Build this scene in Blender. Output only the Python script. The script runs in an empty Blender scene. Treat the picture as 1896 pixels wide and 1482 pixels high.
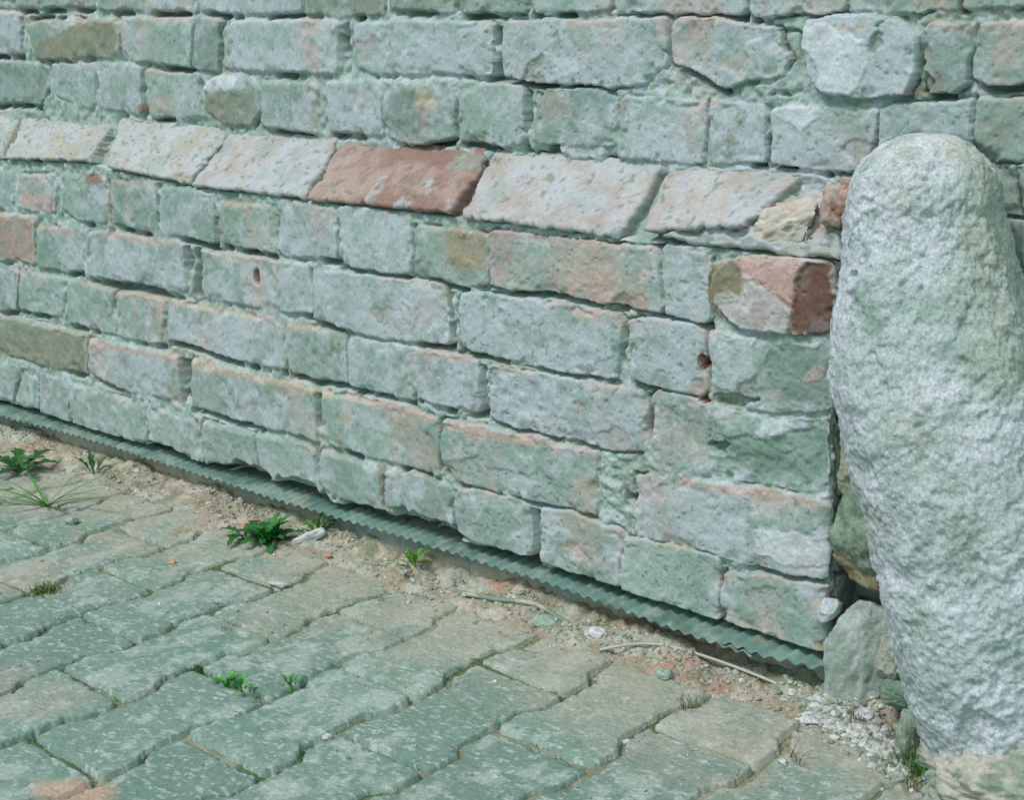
import bpy, math, random
import numpy as np
from mathutils import Matrix, Vector
sc = bpy.context.scene

# ------------------------------------------------------------------ camera
def make_camera():
    yaw, pit, roll = -0.74011783, 0.26813411, -0.02927648
    F = Vector((math.sin(yaw)*math.cos(pit), math.cos(yaw)*math.cos(pit), -math.sin(pit)))
    R = Vector((math.cos(yaw), -math.sin(yaw), 0)); U = R.cross(F)
    R2 = R*math.cos(roll)+U*math.sin(roll); U2 = -R*math.sin(roll)+U*math.cos(roll)
    cd = bpy.data.cameras.new('camera'); cam = bpy.data.objects.new('camera', cd)
    m = Matrix((R2, U2, -F)).transposed().to_4x4(); m.translation = (0.72595782, -1.28108847, 0.68681453)
    cam.matrix_world = m
    cd.sensor_width = 36; cd.lens = 0.0014276156485*1000*36; cd.clip_start = .02; cd.clip_end = 500
    sc.collection.objects.link(cam); sc.camera = cam
make_camera()

# ------------------------------------------------------------------ light
SUN_EL, SUN_AZ = 56, -24          # azimuth: 0 = straight at the wall's face, minus = from the left
w = bpy.data.worlds.new('World'); sc.world = w; w.use_nodes = True
nt = w.node_tree; bg = nt.nodes['Background']
sky = nt.nodes.new('ShaderNodeTexSky'); sky.sky_type = 'NISHITA'; sky.sun_disc = False
sky.sun_elevation = math.radians(SUN_EL); sky.sun_rotation = math.radians(180+SUN_AZ)
sky.dust_density = 3; sky.air_density = 1.0
tint = nt.nodes.new('ShaderNodeMix'); tint.data_type = 'RGBA'; tint.blend_type = 'MULTIPLY'
tint.inputs[0].default_value = 1; tint.inputs[7].default_value = (.75, 1.0, .87, 1)
nt.links.new(sky.outputs[0], tint.inputs[6]); nt.links.new(tint.outputs[2], bg.inputs[0])
bg.inputs[1].default_value = .105
sd = bpy.data.lights.new('sun', 'SUN'); sun = bpy.data.objects.new('sun', sd); sc.collection.objects.link(sun)
sd.energy = 1.8; sd.angle = math.radians(14); sd.color = (1.0, .94, .96)
el, az = math.radians(SUN_EL), math.radians(SUN_AZ)
sdir = Vector((math.sin(az)*math.cos(el), -math.cos(az)*math.cos(el), math.sin(el)))
sun.rotation_euler = sdir.to_track_quat('Z', 'Y').to_euler(); sun.location = sdir*5
sc.view_settings.view_transform = 'Standard'; sc.view_settings.look = 'None'
sc.view_settings.exposure = EXPO = 0.25

# ------------------------------------------------------------------ helpers
rng = np.random.default_rng(7)
def sl(r, g, b):
    return np.array([((c/255+.055)/1.055)**2.4 if c > 10 else c/255/12.92 for c in (r, g, b)])
def _h(ix, iy, iz, s):
    n = (ix*374761393 + iy*668265263 + iz*2147483647 + s*1274126177) & 0xffffffff
    n = ((n ^ (n >> 13))*1274126177) & 0xffffffff
    n = ((n ^ (n >> 16))*2246822519) & 0xffffffff
    return ((n ^ (n >> 15)) & 0xffff)/32767.5-1
def vn(P, f, s=0):
    "value noise -1..1"
    Q = P*f+17.3*s
    i = np.floor(Q).astype(np.int64); t = Q-i; t = t*t*t*(t*(t*6-15)+10)
    r = 0
    for a in (0, 1):
        for b in (0, 1):
            if P.shape[1] == 2:
                ww = (t[:, 0] if a else 1-t[:, 0])*(t[:, 1] if b else 1-t[:, 1])
                r = r+ww*_h(i[:, 0]+a, i[:, 1]+b, 0*i[:, 0], s)
            else:
                for c in (0, 1):
                    ww = (t[:, 0] if a else 1-t[:, 0])*(t[:, 1] if b else 1-t[:, 1])*(t[:, 2] if c else 1-t[:, 2])
                    r = r+ww*_h(i[:, 0]+a, i[:, 1]+b, i[:, 2]+c, s)
    return r
def fbm(P, f, o=4, s=0, g=.55):
    r = 0; a = 1; n = 0
    for k in range(o):
        r = r+a*vn(P, f*2.03**k, s+k*11); n += a; a *= g
    return r/n*1.5
def sst(a, b, x):
    t = np.clip((x-a)/(b-a), 0, 1); return t*t*(3-2*t)
def mixc(c, d, t):
    return c+(np.asarray(d)-c)*t[:, None]
def sdf_poly(P, V):
    V = np.asarray(V, float); n = len(V); d = np.full(len(P), 1e9); ins = np.zeros(len(P), bool)
    for i in range(n):
        a = V[i]; b = V[(i+1) % n]; e = b-a; wv = P-a
        t = np.clip((wv@e)/(e@e+1e-12), 0, 1); q = wv-t[:, None]*e
        d = np.minimum(d, (q*q).sum(1))
        c = ((a[1] > P[:, 1]) != (b[1] > P[:, 1]))
        xx = a[0]+(P[:, 1]-a[1])/(b[1]-a[1]+1e-12)*e[0]
        ins ^= c & (P[:, 0] < xx)
    return np.where(ins, -1, 1)*np.sqrt(d)
COL = sc.collection
def link(o, parent=None):
    COL.objects.link(o)
    if parent is not None: o.parent = parent
    return o
def tag(o, label=None, cat=None, group=None, kind=None):
    if label: o['label'] = label
    if cat: o['category'] = cat
    if group: o['group'] = group
    if kind: o['kind'] = kind
    return o
def empty(name, loc=(0, 0, 0)):
    o = bpy.data.objects.new(name, None); o.location = loc; o.empty_display_size = .05
    return link(o)
def meshobj(name, V, Fq, mat, col=None, parent=None, smooth=True):
    "V (N,3); Fq (M,k) int array or list of such arrays"
    Fs = Fq if isinstance(Fq, list) else [Fq]
    me = bpy.data.meshes.new(name)
    tot = sum(len(f) for f in Fs); idx = np.concatenate([f.ravel() for f in Fs])
    starts = []; k = 0
    for f in Fs:
        starts.append(k+np.arange(len(f))*f.shape[1]); k += f.size
    me.vertices.add(len(V)); me.vertices.foreach_set('co', np.ascontiguousarray(V, np.float32).ravel())
    me.loops.add(len(idx)); me.loops.foreach_set('vertex_index', idx.astype(np.int32))
    me.polygons.add(tot); me.polygons.foreach_set('loop_start', np.concatenate(starts).astype(np.int32))
    me.update(calc_edges=True)
    me.polygons.foreach_set('use_smooth', np.full(tot, smooth))
    if col is not None:
        at = me.color_attributes.new('Col', 'FLOAT_COLOR', 'POINT')
        c4 = np.ones((len(V), 4), np.float32); c4[:, :3] = np.clip(col, 0, 1); at.data.foreach_set('color', c4.ravel())
    me.materials.append(mat); me.validate()
    return link(bpy.data.objects.new(name, me), parent)
def gridfaces(nu, nv, off=0, wrap=False, flip=False):
    i = np.arange(nv-1)[:, None]*nu; j = np.arange(nu if wrap else nu-1)[None, :]
    j2 = (j+1) % nu
    q = np.stack([i+j, i+j2, i+nu+j2, i+nu+j], -1).reshape(-1, 4)+off
    return q[:, ::-1] if flip else q

# ------------------------------------------------------------------ materials
def mat(name, rough=.93, speck=.22, sc1=260, bump=.35, bscale=420, col=None, spec=.25, spots=0.0, metal=0, spotcol=(.05, .09, .06)):
    m = bpy.data.materials.new(name); m.use_nodes = True; t = m.node_tree; N = t.nodes; L = t.links
    b = N['Principled BSDF']; b.inputs['Roughness'].default_value = rough; b.inputs['Specular IOR Level'].default_value = spec
    b.inputs['Metallic'].default_value = metal
    tc = N.new('ShaderNodeTexCoord')
    if col is None:
        a = N.new('ShaderNodeAttribute'); a.attribute_name = 'Col'; src = a.outputs['Color']
    else:
        a = N.new('ShaderNodeRGB'); a.outputs[0].default_value = (*col, 1); src = a.outputs[0]
    n1 = N.new('ShaderNodeTexNoise'); n1.inputs['Scale'].default_value = sc1; n1.inputs['Detail'].default_value = 5; n1.inputs['Roughness'].default_value = .7
    L.new(tc.outputs['Object'], n1.inputs['Vector'])
    r1 = N.new('ShaderNodeMapRange'); r1.inputs[1].default_value = .32; r1.inputs[2].default_value = .68
    r1.inputs[3].default_value = 1-speck; r1.inputs[4].default_value = 1+speck
    L.new(n1.outputs['Fac'], r1.inputs[0])
    mx = N.new('ShaderNodeMix'); mx.data_type = 'RGBA'; mx.blend_type = 'MULTIPLY'; mx.inputs[0].default_value = 1
    L.new(src, mx.inputs[6]); L.new(r1.outputs[0], mx.inputs[7])
    out = mx.outputs[2]
    if spots > 0:
        n2 = N.new('ShaderNodeTexNoise'); n2.inputs['Scale'].default_value = sc1*.62; n2.inputs['Detail'].default_value = 4; n2.inputs['Roughness'].default_value = .75
        mp = N.new('ShaderNodeMapping'); mp.inputs['Location'].default_value = (3.1, 7.7, 1.3); mp.inputs['Scale'].default_value = (1, 1, 1.3)
        L.new(tc.outputs['Object'], mp.inputs[0]); L.new(mp.outputs[0], n2.inputs['Vector'])
        r2 = N.new('ShaderNodeMapRange'); r2.inputs[1].default_value = .60; r2.inputs[2].default_value = .68; r2.inputs[3].default_value = 0; r2.inputs[4].default_value = spots
        L.new(n2.outputs['Fac'], r2.inputs[0])
        m2 = N.new('ShaderNodeMix'); m2.data_type = 'RGBA'; L.new(r2.outputs[0], m2.inputs[0]); L.new(out, m2.inputs[6]); m2.inputs[7].default_value = (*spotcol, 1)
        out = m2.outputs[2]
    L.new(out, b.inputs['Base Color'])
    if bump > 0:
        n3 = N.new('ShaderNodeTexNoise'); n3.inputs['Scale'].default_value = bscale; n3.inputs['Detail'].default_value = 4; n3.inputs['Roughness'].default_value = .65
        L.new(tc.outputs['Object'], n3.inputs['Vector'])
        bp = N.new('ShaderNodeBump'); bp.inputs['Strength'].default_value = bump; bp.inputs['Distance'].default_value = .0016
        L.new(n3.outputs['Fac'], bp.inputs['Height']); L.new(bp.outputs[0], b.inputs['Normal'])
    return m
M_wall = mat('weathered_brick', speck=.17, sc1=330, bump=.30, bscale=420, spots=.22, spotcol=(.09, .17, .12))
M_cop = mat('sloped_brick', speck=.12, sc1=260, bump=.3, bscale=300, spots=.25, spotcol=(.2, .2, .16))
M_bould = mat('granite', speck=.32, sc1=330, bump=.8, bscale=300, spots=.55, spotcol=(.10, .19, .14))
M_pave = mat('concrete_paver', speck=.26, sc1=330, bump=.45, bscale=500, spots=.35, spotcol=(.16, .25, .2))
M_dirt = mat('sandy_dirt', speck=.28, sc1=330, bump=.8, bscale=420, spots=.25, spotcol=(.16, .2, .14))
M_sheet = mat('grey_metal', speck=.15, sc1=160, bump=.15, bscale=200, rough=.55, spec=.4)
M_plant = mat('leaf_green', speck=.3, sc1=120, bump=.2, rough=.55, spec=.35)
M_stone = mat('rubble', speck=.22, sc1=260, bump=.8, bscale=260, spots=.4, spotcol=(.12, .19, .14))
M_cable = mat('cable', speck=.12, sc1=150, bump=.1, rough=.5, spec=.4)

# palette (surface colours)
GRAYG = sl(150, 168, 162); WHITE = sl(190, 194, 203); DGREEN = sl(108, 140, 122); BROWN = sl(150, 148, 130)
PINK = sl(196, 168, 158); RED = sl(154, 108, 96); YEL = sl(158, 158, 124); MORT = sl(160, 178, 171); SAND = sl(198, 180, 166)
GREEN = sl(60, 100, 50)

# ------------------------------------------------------------------ masonry
U_POLY = [
('g', 0, [(-1828, 782), (-1610, 771), (-1627, 697), (-1850, 701)]),
('g', 2, [(-1594, 770), (-1361, 760), (-1374, 692), (-1611, 696)]),
('b', 2, [(-1346, 760), (-1228, 754), (-1242, 687), (-1359, 690)]),
('w', 1, [(-1220, 753), (-1098, 747), (-1109, 682), (-1231, 685)]),
('w', 1, [(-1090, 747), (-862, 735), (-870, 674), (-1097, 681)]),
('b', 0, [(-854, 735), (-696, 729), (-704, 672), (-860, 673)]),
('b', 2, [(-688, 729), (-573, 725), (-579, 674), (-691, 676)]),
('g', 0, [(-565, 725), (-458, 720), (-462, 671), (-568, 673)]),
('w', 0, [(-450, 720), (-333, 716), (-335, 673), (-451, 671)]),
('w', 0, [(-326, 716), (-154, 709), (-155, 665), (-327, 670)]),
('p', 3, [(-147, 708), (-38, 704), (-37, 666), (-146, 663)]),
('b', 4, [(-34, 704), (83, 700), (83, 668), (45, 666), (-33, 666)]),
('b', 0, [(85, 700), (202, 696), (204, 665), (87, 667)]),
('w', 0, [(-1868, 694), (-1602, 686), (-1615, 618), (-1887, 620)]),
('b', 6, [(-1572, 684), (-1299, 680), (-1310, 614), (-1425, 614), (-1486, 610), (-1562, 610)]),
('g', 4, [(-1301, 680), (-1116, 674), (-1131, 600), (-1217, 606), (-1312, 614)]),
('g', 3, [(-1110, 673), (-1052, 672), (-1065, 597), (-1126, 598)]),
('w', 5, [(-1034, 658), (-1016, 669), (-776, 665), (-777, 597), (-932, 597), (-1039, 601)]),
('w', 2, [(-764, 664), (-598, 664), (-516, 658), (-517, 596), (-601, 600), (-726, 594), (-761, 604)]),
('w', 4, [(-511, 658), (-434, 663), (-258, 660), (-256, 632), (-261, 609), (-287, 594), (-331, 588), (-447, 592), (-514, 597)]),
('w', 4, [(-248, 662), (-189, 660), (-114, 648), (-109, 632), (-98, 619), (-106, 601), (-147, 598), (-179, 588), (-236, 611), (-253, 615)]),
('g', -4, [(-109, 646), (-91, 644), (-88, 591), (-120, 589), (-111, 598), (-92, 623)]),
('W', 13, [(-74, 657), (-39, 661), (24, 656), (41, 642), (42, 603), (35, 587), (-16, 584), (-53, 587), (-73, 605), (-77, 641)]),
('g', 6, [(44, 654), (90, 656), (96, 624), (95, 598), (85, 590), (58, 588), (51, 618)]),
('g', 2, [(99, 655), (160, 657), (164, 604), (145, 597), (117, 595), (104, 603)]),
('g', 0, [(164, 657), (247, 656), (252, 602), (167, 602)]),
('g', -2, [(-1895, 607), (-1541, 605), (-1544, 567), (-1583, 536), (-1917, 524)]),
('g', 0, [(-1529, 605), (-1391, 606), (-1402, 543), (-1423, 531), (-1524, 553)]),
('g', 3, [(-1378, 606), (-1257, 601), (-1267, 529), (-1376, 533)]),
('g', 1, [(-1249, 596), (-1114, 593), (-1125, 529), (-1249, 523)]),
('G', 6, [(-1104, 567), (-1084, 586), (-1048, 591), (-989, 590), (-970, 572), (-974, 539), (-997, 520), (-1053, 518), (-1095, 535)]),
('g', 3, [(-964, 587), (-846, 586), (-855, 517), (-903, 515), (-974, 520)]),
('w', 1, [(-825, 584), (-713, 587), (-721, 518), (-828, 515)]),
('g', 5, [(-702, 589), (-589, 587), (-582, 563), (-583, 518), (-643, 507), (-701, 512), (-715, 541)]),
('g', 3, [(-572, 584), (-457, 584), (-458, 514), (-575, 512), (-574, 563)]),
('g', 1, [(-445, 577), (-427, 583), (-350, 583), (-331, 575), (-329, 509), (-453, 509)]),
('w', 2, [(-322, 576), (-206, 572), (-206, 504), (-321, 507)]),
('w', 0, [(-203, 572), (-128, 570), (-128, 511), (-198, 506)]),
('w', 3, [(-121, 567), (-55, 574), (6, 573), (-2, 528), (-11, 508), (-59, 507), (-121, 513)]),
('w', 3, [(7, 573), (101, 580), (103, 526), (10, 507)]),
('b', -1, [(103, 581), (164, 582), (168, 531), (107, 524)]),
('b', -2, [(-34, 500), (62, 503), (66, 441), (-32, 433)]),
('b', -2, [(66, 512), (147, 520), (150, 475), (68, 465)]),
('g', -2, [(150, 520), (225, 525), (229, 481), (153, 475)])]
L_POLY = [
('y', 0, [(-1692, 417), (-1574, 425), (-1587, 363), (-1707, 357)]),
('p', 1, [(-1560, 421), (-1429, 430), (-1453, 368), (-1562, 367)]),
('g', 1, [(-1418, 431), (-1286, 434), (-1291, 364), (-1383, 359), (-1421, 375)]),
('g', 0, [(-1279, 432), (-1155, 433), (-1165, 354), (-1245, 360), (-1288, 366)]),
('g', 1, [(-1140, 428), (-1016, 425), (-1021, 354), (-1150, 355)]),
('b', 2, [(-1000, 419), (-877, 418), (-880, 352), (-952, 351), (-1006, 356)]),
('w', 1, [(-869, 423), (-748, 423), (-753, 354), (-872, 352)]),
('w', 0, [(-740, 426), (-609, 426), (-612, 347), (-747, 346)]),
('b', 1, [(-600, 420), (-477, 419), (-479, 350), (-545, 347), (-603, 348)]),
('p', 2, [(-472, 421), (-341, 423), (-217, 424), (-214, 347), (-271, 349), (-343, 352), (-444, 349), (-472, 353)]),
('w', 0, [(-213, 422), (-156, 417), (-150, 345), (-211, 347)]),
('r', 7, [(-147, 410), (-91, 421), (1, 430), (4, 357), (-44, 347), (-108, 346), (-144, 367)]),
('R', 1, [(-1800, 344), (-1632, 350), (-1519, 355), (-1532, 276), (-1650, 271), (-1821, 262)]),
('g', 0, [(-1515, 343), (-1373, 346), (-1381, 274), (-1527, 271)]),
('w', 1, [(-1358, 341), (-1300, 349), (-1090, 344), (-1093, 266), (-1365, 264)]),
('w', 2, [(-1076, 342), (-919, 342), (-811, 343), (-806, 306), (-811, 272), (-928, 268), (-1087, 265)]),
('w', 1, [(-801, 332), (-738, 339), (-544, 342), (-537, 269), (-680, 258), (-808, 263)]),
('w', 2, [(-522, 340), (-450, 344), (-272, 336), (-278, 286), (-283, 261), (-343, 259), (-400, 260), (-524, 267), (-528, 306)]),
('w', 1, [(-263, 332), (-231, 338), (-156, 341), (-156, 259), (-217, 259), (-260, 263)]),
('g', -1, [(-153, 336), (-81, 333), (-4, 339), (-1, 271), (-66, 254), (-151, 257)]),
('g', 0, [(-1814, 243), (-1588, 257), (-1614, 182), (-1835, 162)]),
('g', 0, [(-1583, 258), (-1449, 256), (-1461, 189), (-1605, 185)]),
('g', 1, [(-1429, 257), (-1304, 253), (-1306, 181), (-1450, 181)]),
('p', 1, [(-1298, 253), (-1169, 254), (-1173, 180), (-1296, 178)]),
('w', 1, [(-1153, 254), (-879, 249), (-881, 183), (-1027, 182), (-1162, 189)]),
('g', 0, [(-871, 248), (-746, 253), (-747, 185), (-871, 179)]),
('g', 0, [(-740, 248), (-613, 255), (-619, 181), (-744, 182)]),
('w', 2, [(-600, 254), (-566, 255), (-487, 254), (-487, 185), (-551, 182), (-609, 185), (-609, 244)]),
('w', 0, [(-476, 251), (-373, 252), (-235, 251), (-233, 182), (-302, 175), (-440, 178), (-479, 184)]),
('g', -1, [(-232, 253), (-154, 253), (-155, 171), (-227, 168)]),
('G', -2, [(-149, 241), (-73, 241), (-2, 251), (2, 187), (-58, 173), (-145, 177)]),
('b', 2, [(-1862, 149), (-1673, 169), (-1392, 172), (-1392, 133), (-1404, 98), (-1536, 95), (-1677, 96), (-1878, 89)]),
('w', 2, [(-1382, 161), (-1317, 165), (-1114, 164), (-1119, 94), (-1288, 90), (-1388, 96), (-1394, 120)]),
('g', 1, [(-1109, 164), (-950, 168), (-824, 163), (-820, 87), (-960, 88), (-1117, 90)]),
('g', 1, [(-822, 162), (-688, 164), (-573, 165), (-566, 140), (-577, 85), (-694, 85), (-819, 88)]),
('g', 2, [(-560, 163), (-388, 170), (-379, 162), (-306, 167), (-306, 92), (-399, 86), (-543, 84), (-565, 103), (-570, 132)]),
('w', 1, [(-268, 150), (-212, 156), (-90, 166), (3, 173), (5, 132), (2, 87), (-61, 80), (-160, 79), (-267, 76)]),
('g', 0, [(-1857, 77), (-1630, 77), (-1669, 8), (-1878, 0)]),
('g', 0, [(-1623, 75), (-1565, 75), (-1586, 5), (-1656, 9)]),
('g', 0, [(-1557, 76), (-1468, 75), (-1487, -3), (-1576, 7)]),
('g', 1, [(-1462, 73), (-1251, 77), (-1249, 10), (-1358, 1), (-1479, -3)]),
('g', 1, [(-1238, 68), (-1108, 71), (-1110, 1), (-1173, 2), (-1238, 14)]),
('g', 1, [(-1097, 67), (-964, 73), (-965, 25), (-1017, 13), (-1096, 5)]),
('g', 0, [(-963, 73), (-824, 75), (-832, 21), (-928, 8), (-955, 26)]),
('g', 1, [(-812, 75), (-744, 73), (-687, 68), (-692, 12), (-750, 8), (-788, 13), (-816, 29)]),
('g', 2, [(-679, 70), (-625, 79), (-544, 74), (-548, 16), (-618, 23), (-678, 19), (-684, 46)]),
('g', 1, [(-541, 73), (-493, 80), (-407, 77), (-407, 7), (-477, 6), (-544, 15), (-548, 48)]),
('g', 2, [(-398, 76), (-349, 84), (-274, 77), (-277, 6), (-333, 4), (-403, 6)]),
('g', 1, [(-270, 68), (-236, 74), (-138, 79), (-132, 48), (-134, 2), (-205, -4), (-272, 3), (-276, 39)]),
('g', 2, [(-128, 59), (-74, 70), (6, 77), (11, 42), (8, 6), (-58, -3), (-125, 6), (-132, 29)])]
COPING = [
('s', [(-1961, 62, 503), (-1656, 62, 502), (-1595, -8, 453), (-1934, -8, 456)]),
('s', [(-1650, 62, 502), (-1368, 62, 502), (-1326, -8, 462), (-1586, -8, 452)]),
('s', [(-1340, 62, 514), (-1061, 62, 504), (-1069, -8, 441), (-1279, -8, 455)]),
('k', [(-1052, 62, 504), (-816, 62, 500), (-810, -8, 436), (-1062, -8, 438)]),
('r', [(-811, 62, 500), (-534, 62, 499), (-533, -8, 436), (-802, -8, 436)]),
('k', [(-526, 62, 499), (-264, 62, 496), (-274, -8, 429), (-515, -8, 433)]),
('k', [(-257, 62, 496), (-77, 62, 497), (-109, -8, 454), (-236, -8, 438)])]
U_PATCH = [
('white', 1.5, 0.95, [(-121, 565), (-91, 573), (-59, 572), (-60, 561), (-81, 545), (-97, 556)]),
('brown', -1, 0.7, [(-114, 648), (-109, 646), (-90, 625), (-92, 614), (-101, 623), (-111, 634)]),
('red', 0, 0.6, [(34, 592), (53, 593), (57, 586), (34, 584)]),
('red', 0, 0.5, [(61, 606), (70, 607), (74, 593), (61, 591)]),
('brown', -6, 0.6, [(46, 616), (51, 618), (62, 603), (57, 587), (52, 589), (52, 604)]),
('pink', 0, 0.8, [(-49, 655), (-8, 653), (-16, 642), (-32, 646)]),
('green', -4, 0.8, [(-4, 642), (6, 653), (9, 632), (3, 618), (-5, 626)]),
('white', 2, 0.9, [(-80, 650), (-51, 655), (-10, 641), (-5, 618), (-15, 587), (-44, 583), (-63, 590), (-58, 608), (-79, 632)]),
('brown', -2, 0.6, [(-450, 617), (-430, 625), (-427, 615), (-451, 598), (-468, 592), (-459, 605)]),
('white', 0, 0.7, [(-427, 620), (-374, 616), (-380, 603), (-411, 601)]),
('sand', 1, 0.8, [(-650, 580), (-624, 571), (-609, 560), (-616, 548), (-649, 557)]),
('brown', -1, 0.5, [(-660, 580), (-627, 578), (-625, 567), (-658, 561)]),
('brown', 0, 0.75, [(-1441, 662), (-1313, 678), (-1319, 614), (-1581, 610), (-1535, 639)]),
('red', 0, 0.7, [(-1276, 546), (-1250, 547), (-1253, 529), (-1274, 530)]),
('pink', 0, 0.5, [(-1245, 553), (-1178, 554), (-1191, 532), (-1244, 533)]),
('white', 1, 0.95, [(-1106, 580), (-1060, 590), (-996, 588), (-994, 574), (-1045, 570), (-1103, 567)]),
('brown', 0, 0.6, [(-1104, 564), (-978, 569), (-986, 533), (-1031, 518), (-1099, 535)]),
('brown', 0, 0.22, [(-48, 559), (-15, 562), (-18, 540), (-45, 543)]),
('brown', 0, 0.22, [(109, 557), (146, 567), (148, 547), (114, 539)]),
('brown', 0, 0.6, [(-167, 542), (-181, 534), (-176, 522), (-164, 529)]),
('red', -1, 0.45, [(-322, 569), (-314, 569), (-317, 553), (-322, 553)]),
('green', 0, 0.5, [(-1812, 601), (-1543, 600), (-1550, 540), (-1830, 530)])]
L_PATCH = [
('red', 0, 0.9, [(-1352, 434), (-1305, 436), (-1306, 425), (-1351, 423)]),
('brown', 1, 0.9, [(-153, 407), (-115, 412), (-107, 377), (-139, 372), (-146, 361), (-153, 378)]),
('rose', 1.5, 0.95, [(-110, 416), (-33, 422), (-43, 407), (-44, 390), (-44, 374), (-59, 381), (-83, 393), (-105, 400)]),
('dred', -2.5, 0.95, [(-32, 423), (-1, 428), (-1, 353), (-51, 346), (-47, 372), (-43, 390), (-43, 407)]),
('white', 1.5, 0.6, [(-137, 372), (-107, 377), (-105, 399), (-83, 392), (-59, 379), (-46, 371), (-53, 347), (-100, 343), (-134, 350)]),
('pink', 0, 0.8, [(-179, 273), (-157, 278), (-156, 257), (-184, 249)]),
('rose', 0, 0.6, [(-476, 376), (-435, 382), (-442, 355), (-466, 353)]),
('red', 0, 0.35, [(-475, 419), (-422, 421), (-433, 376), (-474, 374)]),
('pink', 0, 0.6, [(-355, 388), (-283, 382), (-284, 353), (-345, 352)]),
('pink', 0, 0.7, [(-351, 334), (-302, 337), (-284, 325), (-338, 325)]),
('orange', 0, 0.65, [(-545, 413), (-477, 418), (-480, 370), (-530, 364), (-542, 386)]),
('green', 0, 0.7, [(-370, 245), (-346, 246), (-348, 236), (-372, 234)]),
('pink', -0.5, 0.7, [(-370, 45), (-335, 44), (-341, 33), (-364, 34)]),
('sand', 0, 0.8, [(-1107, 165), (-779, 168), (-782, 155), (-1109, 155)]),
('pink', 0, 0.8, [(-768, 171), (-570, 166), (-574, 155), (-765, 163)]),
('pink', 0, 0.9, [(-561, 161), (-399, 167), (-402, 157), (-503, 151), (-554, 154)]),
('pink', 0, 0.9, [(-193, 159), (-92, 165), (1, 169), (-1, 164), (-120, 154), (-193, 150)]),
('sand', 0, 0.8, [(-473, 253), (-408, 253), (-408, 248), (-471, 248)]),
('pink', 0, 0.7, [(-598, 251), (-504, 256), (-505, 250), (-595, 245)]),
('pink', 0, 0.7, [(-1380, 160), (-1140, 167), (-1141, 159), (-1376, 149)]),
('pink', 0, 0.7, [(-1150, 256), (-899, 258), (-900, 252), (-1147, 249)]),
('pink', 0, 0.7, [(-1294, 254), (-1169, 257), (-1167, 222), (-1189, 223), (-1190, 249), (-1290, 246)]),
('pink', 0, 0.7, [(-876, 252), (-801, 256), (-805, 250), (-877, 245)]),
('pink', 0, 0.6, [(-1504, 345), (-1399, 340), (-1407, 331), (-1501, 335)]),
('pink', 0, 0.6, [(-1313, 347), (-1123, 346), (-1128, 338), (-1310, 339)]),
('sand', 0, 0.6, [(-1072, 345), (-956, 340), (-961, 331), (-1069, 337)]),
('green', -1.5, 0.75, [(-133, 216), (-75, 233), (-10, 250), (-5, 206), (-29, 179), (-78, 177), (-120, 187)]),
('white', 2, 0.8, [(-98, 229), (-82, 242), (-60, 246), (-57, 232), (-86, 219)]),
('green', -1, 0.7, [(-81, 318), (-55, 335), (-5, 336), (-4, 271), (-49, 271), (-76, 279)]),
('pink', 1, 0.7, [(-6, 323), (-16, 300), (-33, 297), (-20, 311)]),
('brown', -8, 0.6, [(-150, 263), (-89, 269), (-89, 264), (-117, 254), (-145, 255)]),
('green', -14, 0.6, [(-151, 206), (-133, 208), (-134, 195), (-148, 197)]),
('white', 2, 0.5, [(-154, 334), (-95, 335), (-94, 292), (-122, 272), (-152, 275)]),
('white', 1.5, 0.8, [(-89, 117), (0, 133), (2, 101), (-49, 88), (-86, 96)]),
('sand', 0, 0.7, [(-16, 58), (-5, 61), (-6, 43), (-15, 41)]),
('sand', -1, 0.6, [(-130, 9), (-61, 13), (-61, 0), (-123, -7)]),
('orange', -2, 0.8, [(-12, 11), (-2, 14), (-2, 4), (-12, 1)]),
('orange', 2, 0.8, [(-1009, 14), (-968, 25), (-953, 13), (-998, -1)]),
('brown', 0, 0.6, [(-1811, 153), (-1395, 166), (-1407, 99), (-1631, 92), (-1827, 89)]),
('red', -3, 0.5, [(-693, 75), (-680, 77), (-686, 26), (-667, 9), (-692, 12)]),
('sand', 0, 0.6, [(-767, 143), (-744, 144), (-750, 127), (-765, 127)]),
('brown', 0, 0.5, [(-518, 225), (-499, 230), (-501, 216), (-516, 216)]),
('rose', 0, 0.55, [(-1558, 392), (-1448, 396), (-1456, 372), (-1551, 371)]),
('red', 0, 0.4, [(-1634, 346), (-1526, 351), (-1536, 279), (-1651, 274)])]
PC_ = {'white': sl(206, 210, 216), 'brown': sl(134, 132, 108), 'red': sl(152, 104, 92), 'pink': sl(194, 168, 158), 'green': sl(122, 146, 134), 'sand': sl(200, 182, 164), 'rose': sl(200, 164, 160), 'dred': sl(110, 80, 68), 'orange': sl(160, 140, 112)}
def prof(c):
    # white, pink, brown, green weights
    return {'g': (.0, -.12, -.25, 0), 'w': (.42, -.10, -.4, -.25), 'W': (.85, -.3, -.5, -.3), 'b': (-.25, -.05, .32, .05), 'p': (.12, .38, -.2, -.2),
            'r': (-.1, .75, .1, -.3), 'R': (-.35, .35, .35, -.2), 'y': (-.3, -.6, .1, .3), 'G': (-.2, -.25, -.1, .38), 's': (.3, .1, 0, -.3), 'k': (.4, .3, -.3, -.3)}[c]
def axis(segs):
    out = [segs[0][0]]
    for a, b, h0, h1 in segs:
        x = a
        while x < b-1e-6:
            h = h0+(h1-h0)*(x-a)/(b-a); x += h; out.append(min(x, b))
    return np.array(out)
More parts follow.
